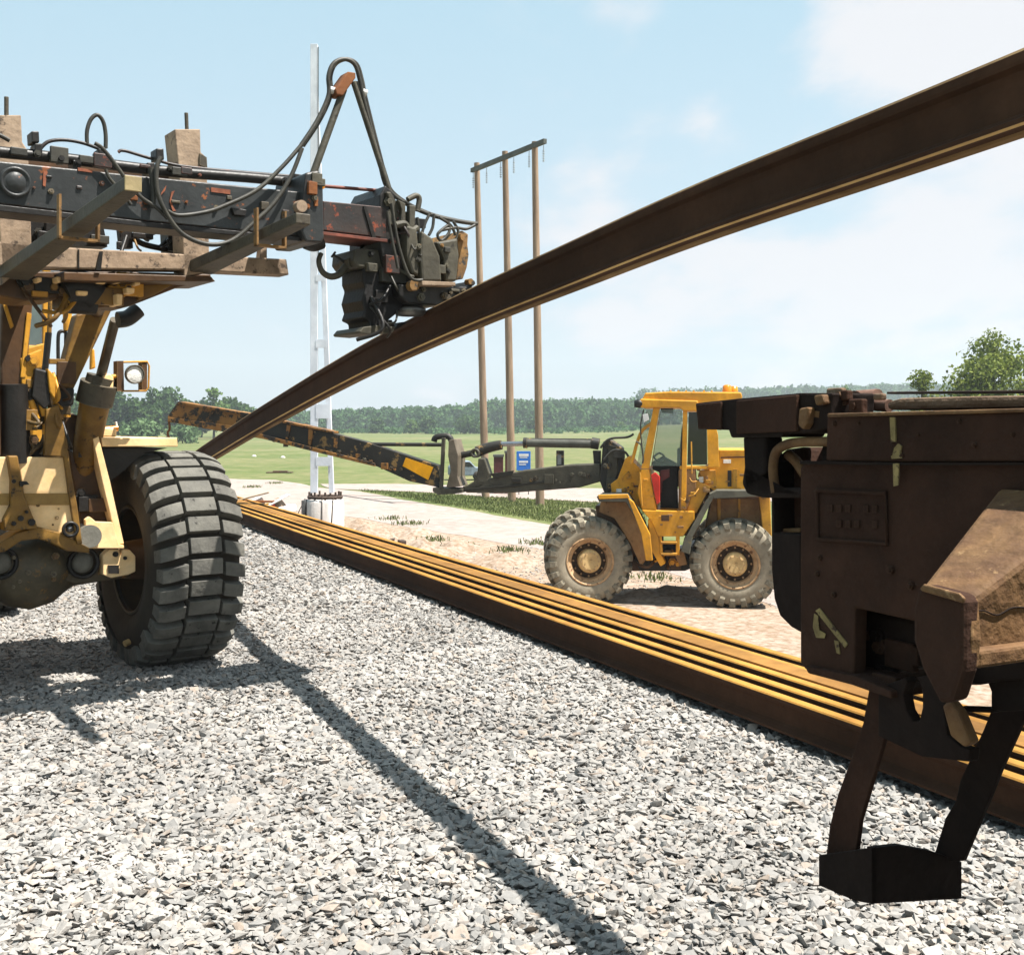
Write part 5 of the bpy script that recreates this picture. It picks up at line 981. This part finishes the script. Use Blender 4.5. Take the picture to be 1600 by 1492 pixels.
clutter(YL, L2, .10, 1026, 1066, 804, 832, 9, [M_loaderd, M_brown, M_tan], 22, .022, 'bp')
clutter(YL, L2, .15, 1004, 1024, 745, 795, 5, [M_loaderd, M_brown], 28, .022, 'bp')
clutter(YL, L2, .53, 968, 1000, 735, 785, 14, [M_loader, M_loaderd, M_brown], 23, .03, 'bph')
clutter(YL, L2, .44, 1015, 1065, 842, 885, 14, [M_loader, M_brown, M_blk], 24, .06, 'bph')
clutter(YL, L2, .70, 940, 974, 695, 765, 8, [M_armbk, M_olive, M_hose], 25, .05)
clutter(YL, L2, .84, 800, 925, 738, 754, 10, [M_armbk, M_olive], 26, .04, 'bp')
clutter(YL, AB, .85, 410, 670, 674, 684, 16, [M_armbk, M_armor, M_olive], 27, .035, 'bp', .255)
clutter(WG, WO, -.004, 1265, 1500, 870, 940, 6, [M_wag], 30, .008, 'b')
clutter(WG, WO, -.014, 1300, 1600, 655, 715, 7, [M_wag], 31, .007, 'b')
clutter(WG, WO, .04, 1300, 1380, 616, 640, 10, [M_wagl, M_wag, M_wagwood], 32, .012, 'bp')
clutter(WG, WO, .10, 1340, 1460, 960, 1060, 6, [M_wagblk, M_wag], 33, .018, 'bp')
# ------------------------------------------------------------------ masts and poles
MD = 23.0
def mx(u, d=MD): return (u-HX)/FPX*d
def mz(v, d=MD): return EYE-(v-HY)/FPX*d
m0 = empty('catenary_mast', (mx(504), MD, GZ), 0, 'tall galvanised lattice mast on a pale concrete footing', 'mast')
def leg(u0, v0, u1, v1, w, d=.08, y=0):
    b = MB(); a = (mx(u0)-mx(504), y, mz(v0)-GZ); e = (mx(u1)-mx(504), y, mz(v1)-GZ); b.bar(a, e, w, d, up=(0, 1, 0)); return b
leg(491, 770, 491, 70, .150, .09).build('mast_leg', M_galv, m0, .004)
b = leg(518, 770, 503, 350, .10, .09, .02); b.v += []; b.build('mast_leg', M_galv, m0, .004)
b = leg(503, 350, 495, 150, .06, .09, .02); b.build('mast_leg_upper', M_galv, m0, .004)
b = MB(); b.box(mx(497)-mx(504), mx(498.5)-mx(504), -.05, -.045, mz(400)-GZ, mz(75)-GZ); b.build('mast_groove', M_arm, m0)
for v0, v1, u0, u1 in [(714, 728, 494, 520), (632, 654, 494, 516), (531, 544, 494, 511), (430, 440, 494, 508)]:
    b = MB(); b.box(mx(u0)-mx(504), mx(u1)-mx(504), -.052, -.04, mz(v1)-GZ, mz(v0)-GZ); b.build('mast_spacer', M_galv, m0)
cf = empty('mast_footing', (mx(508), MD, GZ-.3), 0, 'round pale concrete footing under the galvanised mast', 'footing')
b = MB(); b.lathe([(0, .41), (mz(784)-GZ+.3, .39), (mz(780)-GZ+.3, .36), (mz(780)-GZ+.3, 0)], (0, 0, 0), 'Z', 32); b.build('footing_cylinder', M_conc, cf)
b = MB(); b.box(-.46, -.38, -.2, .2, .3, mz(781)-GZ+.3); b.build('footing_board', mat('grey_board', (0.3, 0.3, 0.3)), cf)
b = MB()
for k in range(9):
    t = 2*math.pi*k/9; b.tube([(.33*math.cos(t), .33*math.sin(t), mz(782)-GZ+.3), (.33*math.cos(t), .33*math.sin(t), mz(768)-GZ+.3)], .022, 8)
b.lathe([(mz(779)-GZ+.3, .36), (mz(776)-GZ+.3, .37), (mz(774)-GZ+.3, .36), (mz(776)-GZ+.3, .34)], (0, 0, 0), 'Z', 28, closed=True); b.build('anchor_bolts', M_bolt, cf)
b = MB(); b.tube([(-.02, -.40, .2), (.0, -.41, 1.0), (.0, -.38, mz(772)-GZ+.3)], .010, 6); b.tube([(.14, -.37, .2), (.18, -.37, .9), (.22, -.32, mz(776)-GZ+.3)], .010, 6); b.tube([(-.42, 0, mz(779)-GZ+.3), (-.9, .1, .9), (-1.5, .2, .62), (-2.1, .3, .5)], .009, 6); b.build('earth_wire', M_bolt, cf)
# three-pole power line support
poles = [(45.0, 759, 745, 255, 'left'), (43.0, 800, 789, 237, 'middle'), (41.0, 844, 835.5, 222, 'right')]
PT = []
for d, ub, ut, vt, nm in poles:
    base = Vector(((ub-HX)/FPX*d, d, GZ-.2)); top = Vector(((ut-HX)/FPX*d, d, EYE-(vt-HY)/FPX*d)); PT.append((base, top))
hf = empty('power_line_support', PT[1][0], 0, 'three tall wooden poles joined by a crossarm, standing in the grass strip', 'power pole')
for (base, top) in PT:
    b = MB(); o = PT[1][0]; b.tube([base-o, top-o], [.165, .115], 14); b.build('pole', M_pole, hf)
b = MB(); o = PT[1][0]; dirv = (PT[2][1]-PT[0][1]); a = PT[0][1]-o - dirv*.09 + Vector((0, -.16, -.28)); e = PT[2][1]-o + dirv*.16 + Vector((0, -.16, -.15)); b.bar(a, e, .14, .17); b.build('crossarm', M_arm, hf)
for t in (0.02, .22, .42, .60, .80, .98):
    p = a.lerp(e, t); b = MB(); b.tube([p-Vector((0, 0, .05)), p-Vector((0, 0, .35))], .012, 6)
    for j in range(5): b.lathe([(0, .02), (-.03, .05), (-.05, .02)], p-Vector((0, 0, .32+.09*j)), 'Z', 12)
    b.build('insulator', mat('grey_insulator', (0.75, 0.78, 0.78)), hf)
# sign and maroon posts near the poles
sd = 47.0
sg = empty('notice_board', ((818-HX)/FPX*sd, sd, GZ), 0, 'blue notice board with white lettering between the wooden poles', 'sign')
sx = lambda u: (u-818)/FPX*sd
szz = lambda v: EYE-(v-HY)/FPX*sd-GZ
b = MB(); b.box(sx(807), sx(829), -.02, .02, szz(735), szz(705)); b.build('board', M_sign, sg, .01)
b = MB()
for v0, v1, u0, u1 in [(709, 713, 811, 826), (714, 715.5, 812, 824), (720, 723, 811, 825), (725, 726.5, 811, 822)]: b.box(sx(u0), sx(u1), -.026, -.022, szz(v1), szz(v0))
b.build('lettering_rows', M_white, sg)
b = MB(); b.box(sx(810), sx(811.5), .02, .06, 0, szz(705)); b.box(sx(825), sx(826.5), .02, .06, 0, szz(705)); b.build('board_post', M_arm, sg)
for lab, u0, u1, v0, v1 in [('wide maroon utility cabinet with grey top behind the boom', 771, 786, 711, 748), ('narrow maroon cabinet left of the blue notice board', 789, 796, 705, 748)]:
    e = empty('utility_cabinet', ((u0+u1)/2/FPX*sd-HX/FPX*sd, sd+1, GZ), 0, lab, 'cabinet'); w = (u1-u0)/FPX*sd/2
    b = MB(); b.box(-w, w, -.25, .25, 0, szz(v0+4)); b.build('cabinet_body', M_maroon, e, .02)
    b = MB(); b.box(-w-.03, w+.03, -.28, .28, szz(v0+4)+.002, szz(v0)); b.build('cabinet_lid', M_arm, e, .01)
# parked things seen faintly under the boom coupler
cc = empty('parked_car', ((727-HX)/FPX*60, 60, GZ), R(8), 'small distant pale blue car seen beyond the coupler', 'car')
b = MB(); b.prism([(-.9, -.7, .25), (.9, -.7, .25), (.95, -.7, .62), (.5, -.7, .72), (.2, -.7, 1.05), (-.6, -.7, 1.05), (-.9, -.7, .7)], (0, 1.4, 0)); b.build('car_body', mat('pale_blue_car_paint', (0.42, 0.52, 0.62)), cc, .05)
b = MB(); b.prism([(.15, -.705, 1.0), (.42, -.705, .74), (-.75, -.705, .74), (-.56, -.705, 1.0)], (0, 1.41, 0)); b.build('car_window', M_glassd, cc)
for x in (-.58, .6):
    b = MB(); b.lathe([(-.72, 0), (-.72, .24), (-.56, .26), (-.56, 0)], (x, 0, .26), 'Y', 18); b.build('wheel', M_tyred, cc)
# rubbish by the rail pile
junk = [((385, 782), 'pale broken board leaning on the rubbish by the mast', 'board', 'broken_board', M_oldwood, (.9, .10, .03), 20),
        ((405, 780), 'dark rusty iron strip on top of the rubbish', 'scrap', 'iron_strip', M_rustor, (.6, .06, .04), -10),
        ((430, 786), 'white torn board lying beside the footing', 'board', 'torn_board', M_white, (.55, .22, .03), 35),
        ((412, 792), 'yellow crate piece among the rubbish', 'scrap', 'crate_piece', M_refl, (.18, .14, .12), 5),
        ((420, 786), 'small red plastic piece among the rubbish', 'scrap', 'plastic_piece', M_red, (.22, .08, .06), -25),
        ((450, 792), 'pale plank slanting down towards the rails', 'plank', 'slanting_plank', M_oldwood, (1.0, .12, .03), -40),
        ((468, 790), 'thin pale stick leaning near the footing', 'stick', 'thin_stick', M_oldwood, (.8, .05, .03), -55),
        ((443, 797), 'white sack lying against the rail pile', 'sack', 'white_sack', M_white, (.34, .24, .14), 12),
        ((395, 790), 'grey rubble lump beside the tyre', 'rubble', 'rubble_lump', M_conc, (.28, .24, .16), 40)]
for (u, v_), lab, cat, nm, m_, (lx, ly, lz), rz in junk:
    d = 21.5; p = wpt(u, v_, d); b = MB()
    o = empty(nm, (p.x, d, GZ), 0, lab, cat)
    pile = p.z-GZ
    b.bar(Vector((-lx/2, 0, pile-.2*math.sin(R(abs(rz))))), Vector((lx/2*math.cos(R(rz)), ly, pile+lx*.5*math.sin(R(rz)))), ly, lz); b.build(nm + '_body', m_, o, .012)
tag(mound((wpt(425, 800, 21.9).x, 21.9), 1.5, .7, 1.28, 3.3).build('rubbish_heap', M_sand), 'low heap of sandy rubble behind the far end of the rail pile', 'rubble heap')
# sleeper pieces by the pile
for u, v_, lab in [(612, 847, 'small dark timber offcut on the sand beside the rails'), (628, 850, 'charred timber offcut close to the rails')]:
    p = g(u, v_); b = MB(); b.box(-.16, .16, -.08, .08, 0, .10); o = b.build('timber_offcut', M_bolt, None, .01, p); o.rotation_euler = (0, 0, R(20+u)); tag(o, lab, 'timber offcut')
p = g(437, 739); b = MB(); b.box(-.8, .8, -.3, .3, 0, .07); b.box(-.4, .5, -.2, .2, .075, .14); tag(b.build('plank_stack', M_brown, None, .02, p), 'brown plank stack lying in the meadow beyond the road', 'plank stack')
for u, v_, lab in [(397, 714, 'pale boulder in the meadow, left of the pair'), (442, 716, 'pale boulder in the meadow, right of the pair')]:
    p = g(u, v_); b = MB(); b.lathe([(-.05, .2), (.08, .22), (.18, .14), (.22, 0)], (0, 0, 0), 'Z', 9); tag(b.build('boulder', M_conc, None, 0, p), lab, 'boulder')
# ------------------------------------------------------------------ vegetation
def leaf_mat(name, c1, c2):
    c1 = [v*KG for v in c1]; c2 = [v*KG for v in c2]
    m = bpy.data.materials.new(name); m.use_nodes = True; N = m.node_tree.nodes; L = m.node_tree.links
    b = N['Principled BSDF']; b.inputs['Roughness'].default_value = .7; b.inputs['Specular IOR Level'].default_value = .15
    at = N.new('ShaderNodeAttribute'); at.attribute_name = 'tone'
    x = N.new('ShaderNodeMixRGB'); x.inputs[1].default_value = (*c1, 1); x.inputs[2].default_value = (*c2, 1); L.new(at.outputs['Fac'], x.inputs[0]); L.new(x.outputs[0], b.inputs['Base Color'])
    t = N.new('ShaderNodeBsdfTranslucent'); L.new(x.outputs[0], t.inputs[0]); s = N.new('ShaderNodeMixShader'); s.inputs[0].default_value = .3
    L.new(b.outputs[0], s.inputs[1]); L.new(t.outputs[0], s.inputs[2]); L.new(s.outputs[0], N['Material Output'].inputs[0]); return m
M_lfd = leaf_mat('dark_foliage', (0.036, 0.080, 0.024), (0.085, 0.15, 0.042))
M_lfm = leaf_mat('mid_foliage', (0.075, 0.145, 0.036), (0.16, 0.25, 0.062))
M_lfl = leaf_mat('light_foliage', (0.105, 0.15, 0.024), (0.23, 0.27, 0.045))
M_lfp = leaf_mat('grey_green_foliage', (0.11, 0.19, 0.08), (0.19, 0.29, 0.13))
def leaves(lobes, n, size):
    """lobes: (x,y,z,rx,ry,rz); leaf quads spread through each lobe, denser to its outside"""
    vol = np.array([l[3]*l[4]*l[5] for l in lobes])**.67; idx = rng.choice(len(lobes), n, p=vol/vol.sum()); lb = np.array(lobes)[idx]
    d = rng.normal(size=(n, 3)); d /= np.linalg.norm(d, axis=1)[:, None]; rr = rng.random(n)**.45
    rr *= 1+0.22*np.sin(d[:, 0]*5+lb[:, 0]*3)*np.sin(d[:, 2]*6+lb[:, 1]*2)
    c = lb[:, :3] + d*rr[:, None]*lb[:, 3:6]
    nrm = d*.6 + rng.normal(size=(n, 3))*.7; nrm /= np.linalg.norm(nrm, axis=1)[:, None]
    a = np.cross(nrm, rng.normal(size=(n, 3))); a /= np.linalg.norm(a, axis=1)[:, None]; b = np.cross(nrm, a)
    s = size*rng.uniform(.5, 1.3, n)[:, None]; e = rng.uniform(.5, .9, n)[:, None]
    V = np.stack([c-a*s, c+b*s*e, c+a*s, c-b*s*e], 1).reshape(-1, 3); return V, rng.random(n)
def leaf_obj(name, V, T, m, parent=None):
    n = len(T); me = bpy.data.meshes.new(name); me.vertices.add(4*n); me.vertices.foreach_set('co', V.ravel())
    me.loops.add(4*n); me.loops.foreach_set('vertex_index', np.arange(4*n, dtype=np.int32)); me.polygons.add(n); me.polygons.foreach_set('loop_start', np.arange(0, 4*n, 4, dtype=np.int32))
    me.update(calc_edges=True); at = me.attributes.new('tone', 'FLOAT', 'FACE'); at.data.foreach_set('value', T.astype(np.float32)); me.materials.append(m)
    o = bpy.data.objects.new(name, me); COL.objects.link(o); o.parent = parent; return o
def tree(name, loc, h, w, m, n, size, label, cat='tree', group=None, lob=9, trunk=True, low=.15):
    e = empty(name, loc, 0, label, cat, group); lobes = []
    for i in range(lob):
        t = random.uniform(0, 1); zz_ = h*(low + (1-low)*(.12+.76*t)); sp = w*.5*(1-abs(t-.42)*1.25); an = random.uniform(0, 6.28)
        rr = w*random.uniform(.17, .27); lobes.append((sp*math.cos(an)*random.uniform(.4, .85), sp*math.sin(an)*random.uniform(.4, .85), zz_, rr*1.1, rr*1.1, rr*random.uniform(.7, 1.0)))
    lobes.append((0, 0, h*(low+.42*(1-low)), w*.30, w*.30, h*.34)); lobes.append((0, 0, h*.86, w*.13, w*.13, h*.13))
    V, T = leaves(lobes, n, size); leaf_obj('crown', V, T, m, e)
    b = MB(); b.tube([(0, 0, -.3), (w*.01, 0, h*.35), (0, w*.02, h*.8)], [h*.028, h*.006], 8)
    for l in lobes[:5]: b.tube([(0, 0, max(.3, l[2]-h*.25)), (l[0]*.5, l[1]*.5, l[2]-h*.08), (l[0], l[1], l[2])], [h*.011, h*.003], 6)
    b.build('trunk', M_bark, e); return e
def at_px(u, d): x = (u-HX)/FPX*d; return (x, d, terr(x, d)-.1)
def htop(v, d, u): return EYE-(v-HY)/FPX*d-terr((u-HX)/FPX*d, d)
ORD = ['leftmost dark tree', 'second dark tree from the left', 'third dark tree from the left', 'dark tree just behind the loader headlight', 'dark tree right of the headlight', 'tallest dark tree, above the pale bush', 'dark tree right of the tallest one', 'dark tree left of the boom tip', 'dark tree behind the raised boom tip', 'dark tree right of the round tree', 'rightmost dark tree']
for qi, (u, d, vt, w) in enumerate([(60, 205, 628, 9), (105, 215, 618, 10), (148, 200, 622, 9), (178, 215, 612, 10), (210, 205, 622, 9), (238, 210, 602, 9), (262, 225, 608, 9), (290, 230, 622, 10), (315, 240, 626, 9), (355, 236, 624, 9), (378, 245, 634, 10)]):
    tree('broadleaf_tree', at_px(u, d), htop(vt, d, u), w, M_lfd, 2300, .42, ORD[qi] + ' of the row behind the meadow', 'tree', 'row of dark trees at left', 8)
tree('round_tree', at_px(334, 215), htop(604, 215, 334), 6.6, M_lfm, 2600, .36, 'round-topped green tree rising above the raised boom tip', 'tree')
tree('willow_bush', at_px(224, 165), htop(652, 165, 224), 5.6, M_lfp, 2000, .30, 'pale grey-green bush in front of the dark tree row', 'bush', None, 8, True, .0)
tree('willow_bush', at_px(285, 170), htop(655, 170, 285), 5.0, M_lfp, 1400, .30, 'low pale bush right of the larger pale bush', 'bush', None, 8, True, .0)
for u, d, vt, w, m_, lab in [(735, 300, 650, 9, M_lfd, 'broad dark bush at the forest foot left of the poles'), (668, 300, 653, 7, M_lfd, 'dark bush at the forest foot, beside the yellowish one'), (642, 305, 656, 5, M_lfm, 'small yellowish bush at the forest foot'), (588, 310, 652, 5, M_lfd, 'slim dark tree right of the galvanised mast'), (838, 310, 656, 6, M_lfd, 'small dark bush behind the rightmost wooden pole'), (968, 330, 662, 5, M_lfm, 'small bush in the far field left of the yellow cab'), (1322, 190, 601, 7, M_lfm, 'small green treetop above the coil hinges of the wagon')]:
    tree('field_bush', at_px(u, d), htop(vt, d, u), w, m_, 1300, .42, lab, 'bush', None, 7, True, .0)
tree('birch_tree', at_px(1552, 62), htop(505, 62, 1552), 5.6, M_lfl, 15000, .12, 'tall light green birch above the wagon at far right', 'tree', None, 26, True, .02)
tree('birch_tree', at_px(1612, 64), htop(560, 64, 1612), 3.6, M_lfl, 2200, .13, 'lower birch cut by the right edge of the picture', 'tree', None, 9, True, .1)
tree('willow_bush', at_px(1441, 66), htop(572, 66, 1441), 2.9, M_lfl, 3600, .11, 'small bright green bush left of the tall birch', 'bush', None, 9, True, .0)
M_for = leaf_mat('forest_foliage', (0.042, 0.105, 0.036), (0.10, 0.20, 0.062))
def forest():
    VV = []; TT = []
    def row(u0, u1, d, vt0, vt1, n, w, q, sz_):
        for i in range(n):
            u = u0+(u1-u0)*(i+random.random()*.9)/n; dd = d*random.uniform(.95, 1.1); x = (u-HX)/FPX*dd; z0 = terr(x, dd)
            h = EYE-((vt0+(vt1-vt0)*(u-u0)/(u1-u0)+random.uniform(-3.0, 2.8))-HY)/FPX*dd - z0
            if h < 3 and d > 350: h = 3+random.random()*2
            if h < 1: h = random.uniform(.7, 1.8)
            ww = w*random.uniform(.7, 1.25); lobes = [(x, dd, z0+h*.32, ww*.5, ww*.5, h*.36), (x+random.uniform(-.2, .2)*ww, dd, z0+h*.68, ww*.36, ww*.36, h*.26), (x, dd, z0+h*.86, ww*.2, ww*.2, h*.14)]
            V, T = leaves(lobes, q, sz_); VV.append(V); TT.append(np.clip(T*.6+random.random()*.4, 0, 1))
    row(380, 560, 420, 642, 642, 44, 8, 340, .62)
    row(500, 760, 400, 641, 631, 70, 8, 380, .62)
    row(740, 1010, 420, 625, 622, 74, 8, 380, .62)
    row(820, 1010, 390, 636, 630, 40, 7, 300, .6)
    row(1000, 1700, 700, 608, 595, 130, 13, 260, 1.1)
    row(520, 1010, 330, 674, 668, 70, 6, 60, .5)
    row(520, 1010, 300, 680, 676, 46, 4, 40, .4)
    row(-200, 380, 420, 636, 636, 50, 14, 260, 1.0)
    row(1000, 1700, 480, 632, 628, 40, 14, 260, 1.1)
    o = leaf_obj('forest', np.concatenate(VV), np.concatenate(TT), M_for); tag(o, 'far mixed forest along the horizon beyond the meadow', 'forest', kind='stuff')
forest()
def grass():
    P = []
    def add(n, fn, h0, h1):
        for _ in range(n):
            x, y = fn(); h = random.uniform(h0, h1); a = random.uniform(0, 6.28); w = h*.16; lx, ly = random.gauss(0, h*.3), random.gauss(0, h*.3); z = terr(x, y)
            P.append([(x-w*math.cos(a), y-w*math.sin(a), z), (x+w*math.cos(a), y+w*math.sin(a), z), (x+lx+.01, y+ly, z+h), (x+lx-.01, y+ly, z+h)])
    def strip():
        while True:
            y = random.uniform(29, 52); u = random.uniform(560, 1010); x = (u-HX)/FPX*y; v_ = HY+(EYE-GZ)*FPX/y
            lo = 768+(u-560)*.165; hi = 764 + (u-560)*.055
            if hi+2 < v_ < lo - 1: return x, y
    add(12000, strip, .03, .11)
    cl = [tuple(g(u, v_))[:2] for u, v_ in [(714, 857), (640, 820), (610, 812), (675, 845), (800, 862), (430, 756), (395, 762), (1020, 905), (840, 850)]]
    def tuft():
        c = random.choice(cl); return c[0]+random.gauss(0, .22), c[1]+random.gauss(0, .25)
    add(700, tuft, .04, .14)
    V = np.array(P).reshape(-1, 3); o = leaf_obj('grass', V, rng.random(len(P)), leaf_mat('grass_blades', (0.13, 0.175, 0.05), (0.22, 0.24, 0.095))); tag(o, 'short grass and weeds on the strip between the gravel roads', 'grass', kind='stuff')
grass()
# ------------------------------------------------------------------ haze
hz = MB(); hz.box(-900, 900, -30, 1000, -3, 60)
M_haze = bpy.data.materials.new('summer_haze'); M_haze.use_nodes = True; N = M_haze.node_tree.nodes; N.clear()
ho = N.new('ShaderNodeOutputMaterial'); pv = N.new('ShaderNodeVolumePrincipled'); pv.inputs['Color'].default_value = (0.86, 0.95, 1.0, 1); pv.inputs['Density'].default_value = 0.0005; pv.inputs['Anisotropy'].default_value = 0.3
M_haze.node_tree.links.new(pv.outputs[0], ho.inputs['Volume'])
tag(hz.build('haze', M_haze), 'thin pale summer haze over the far fields', 'haze', kind='stuff')
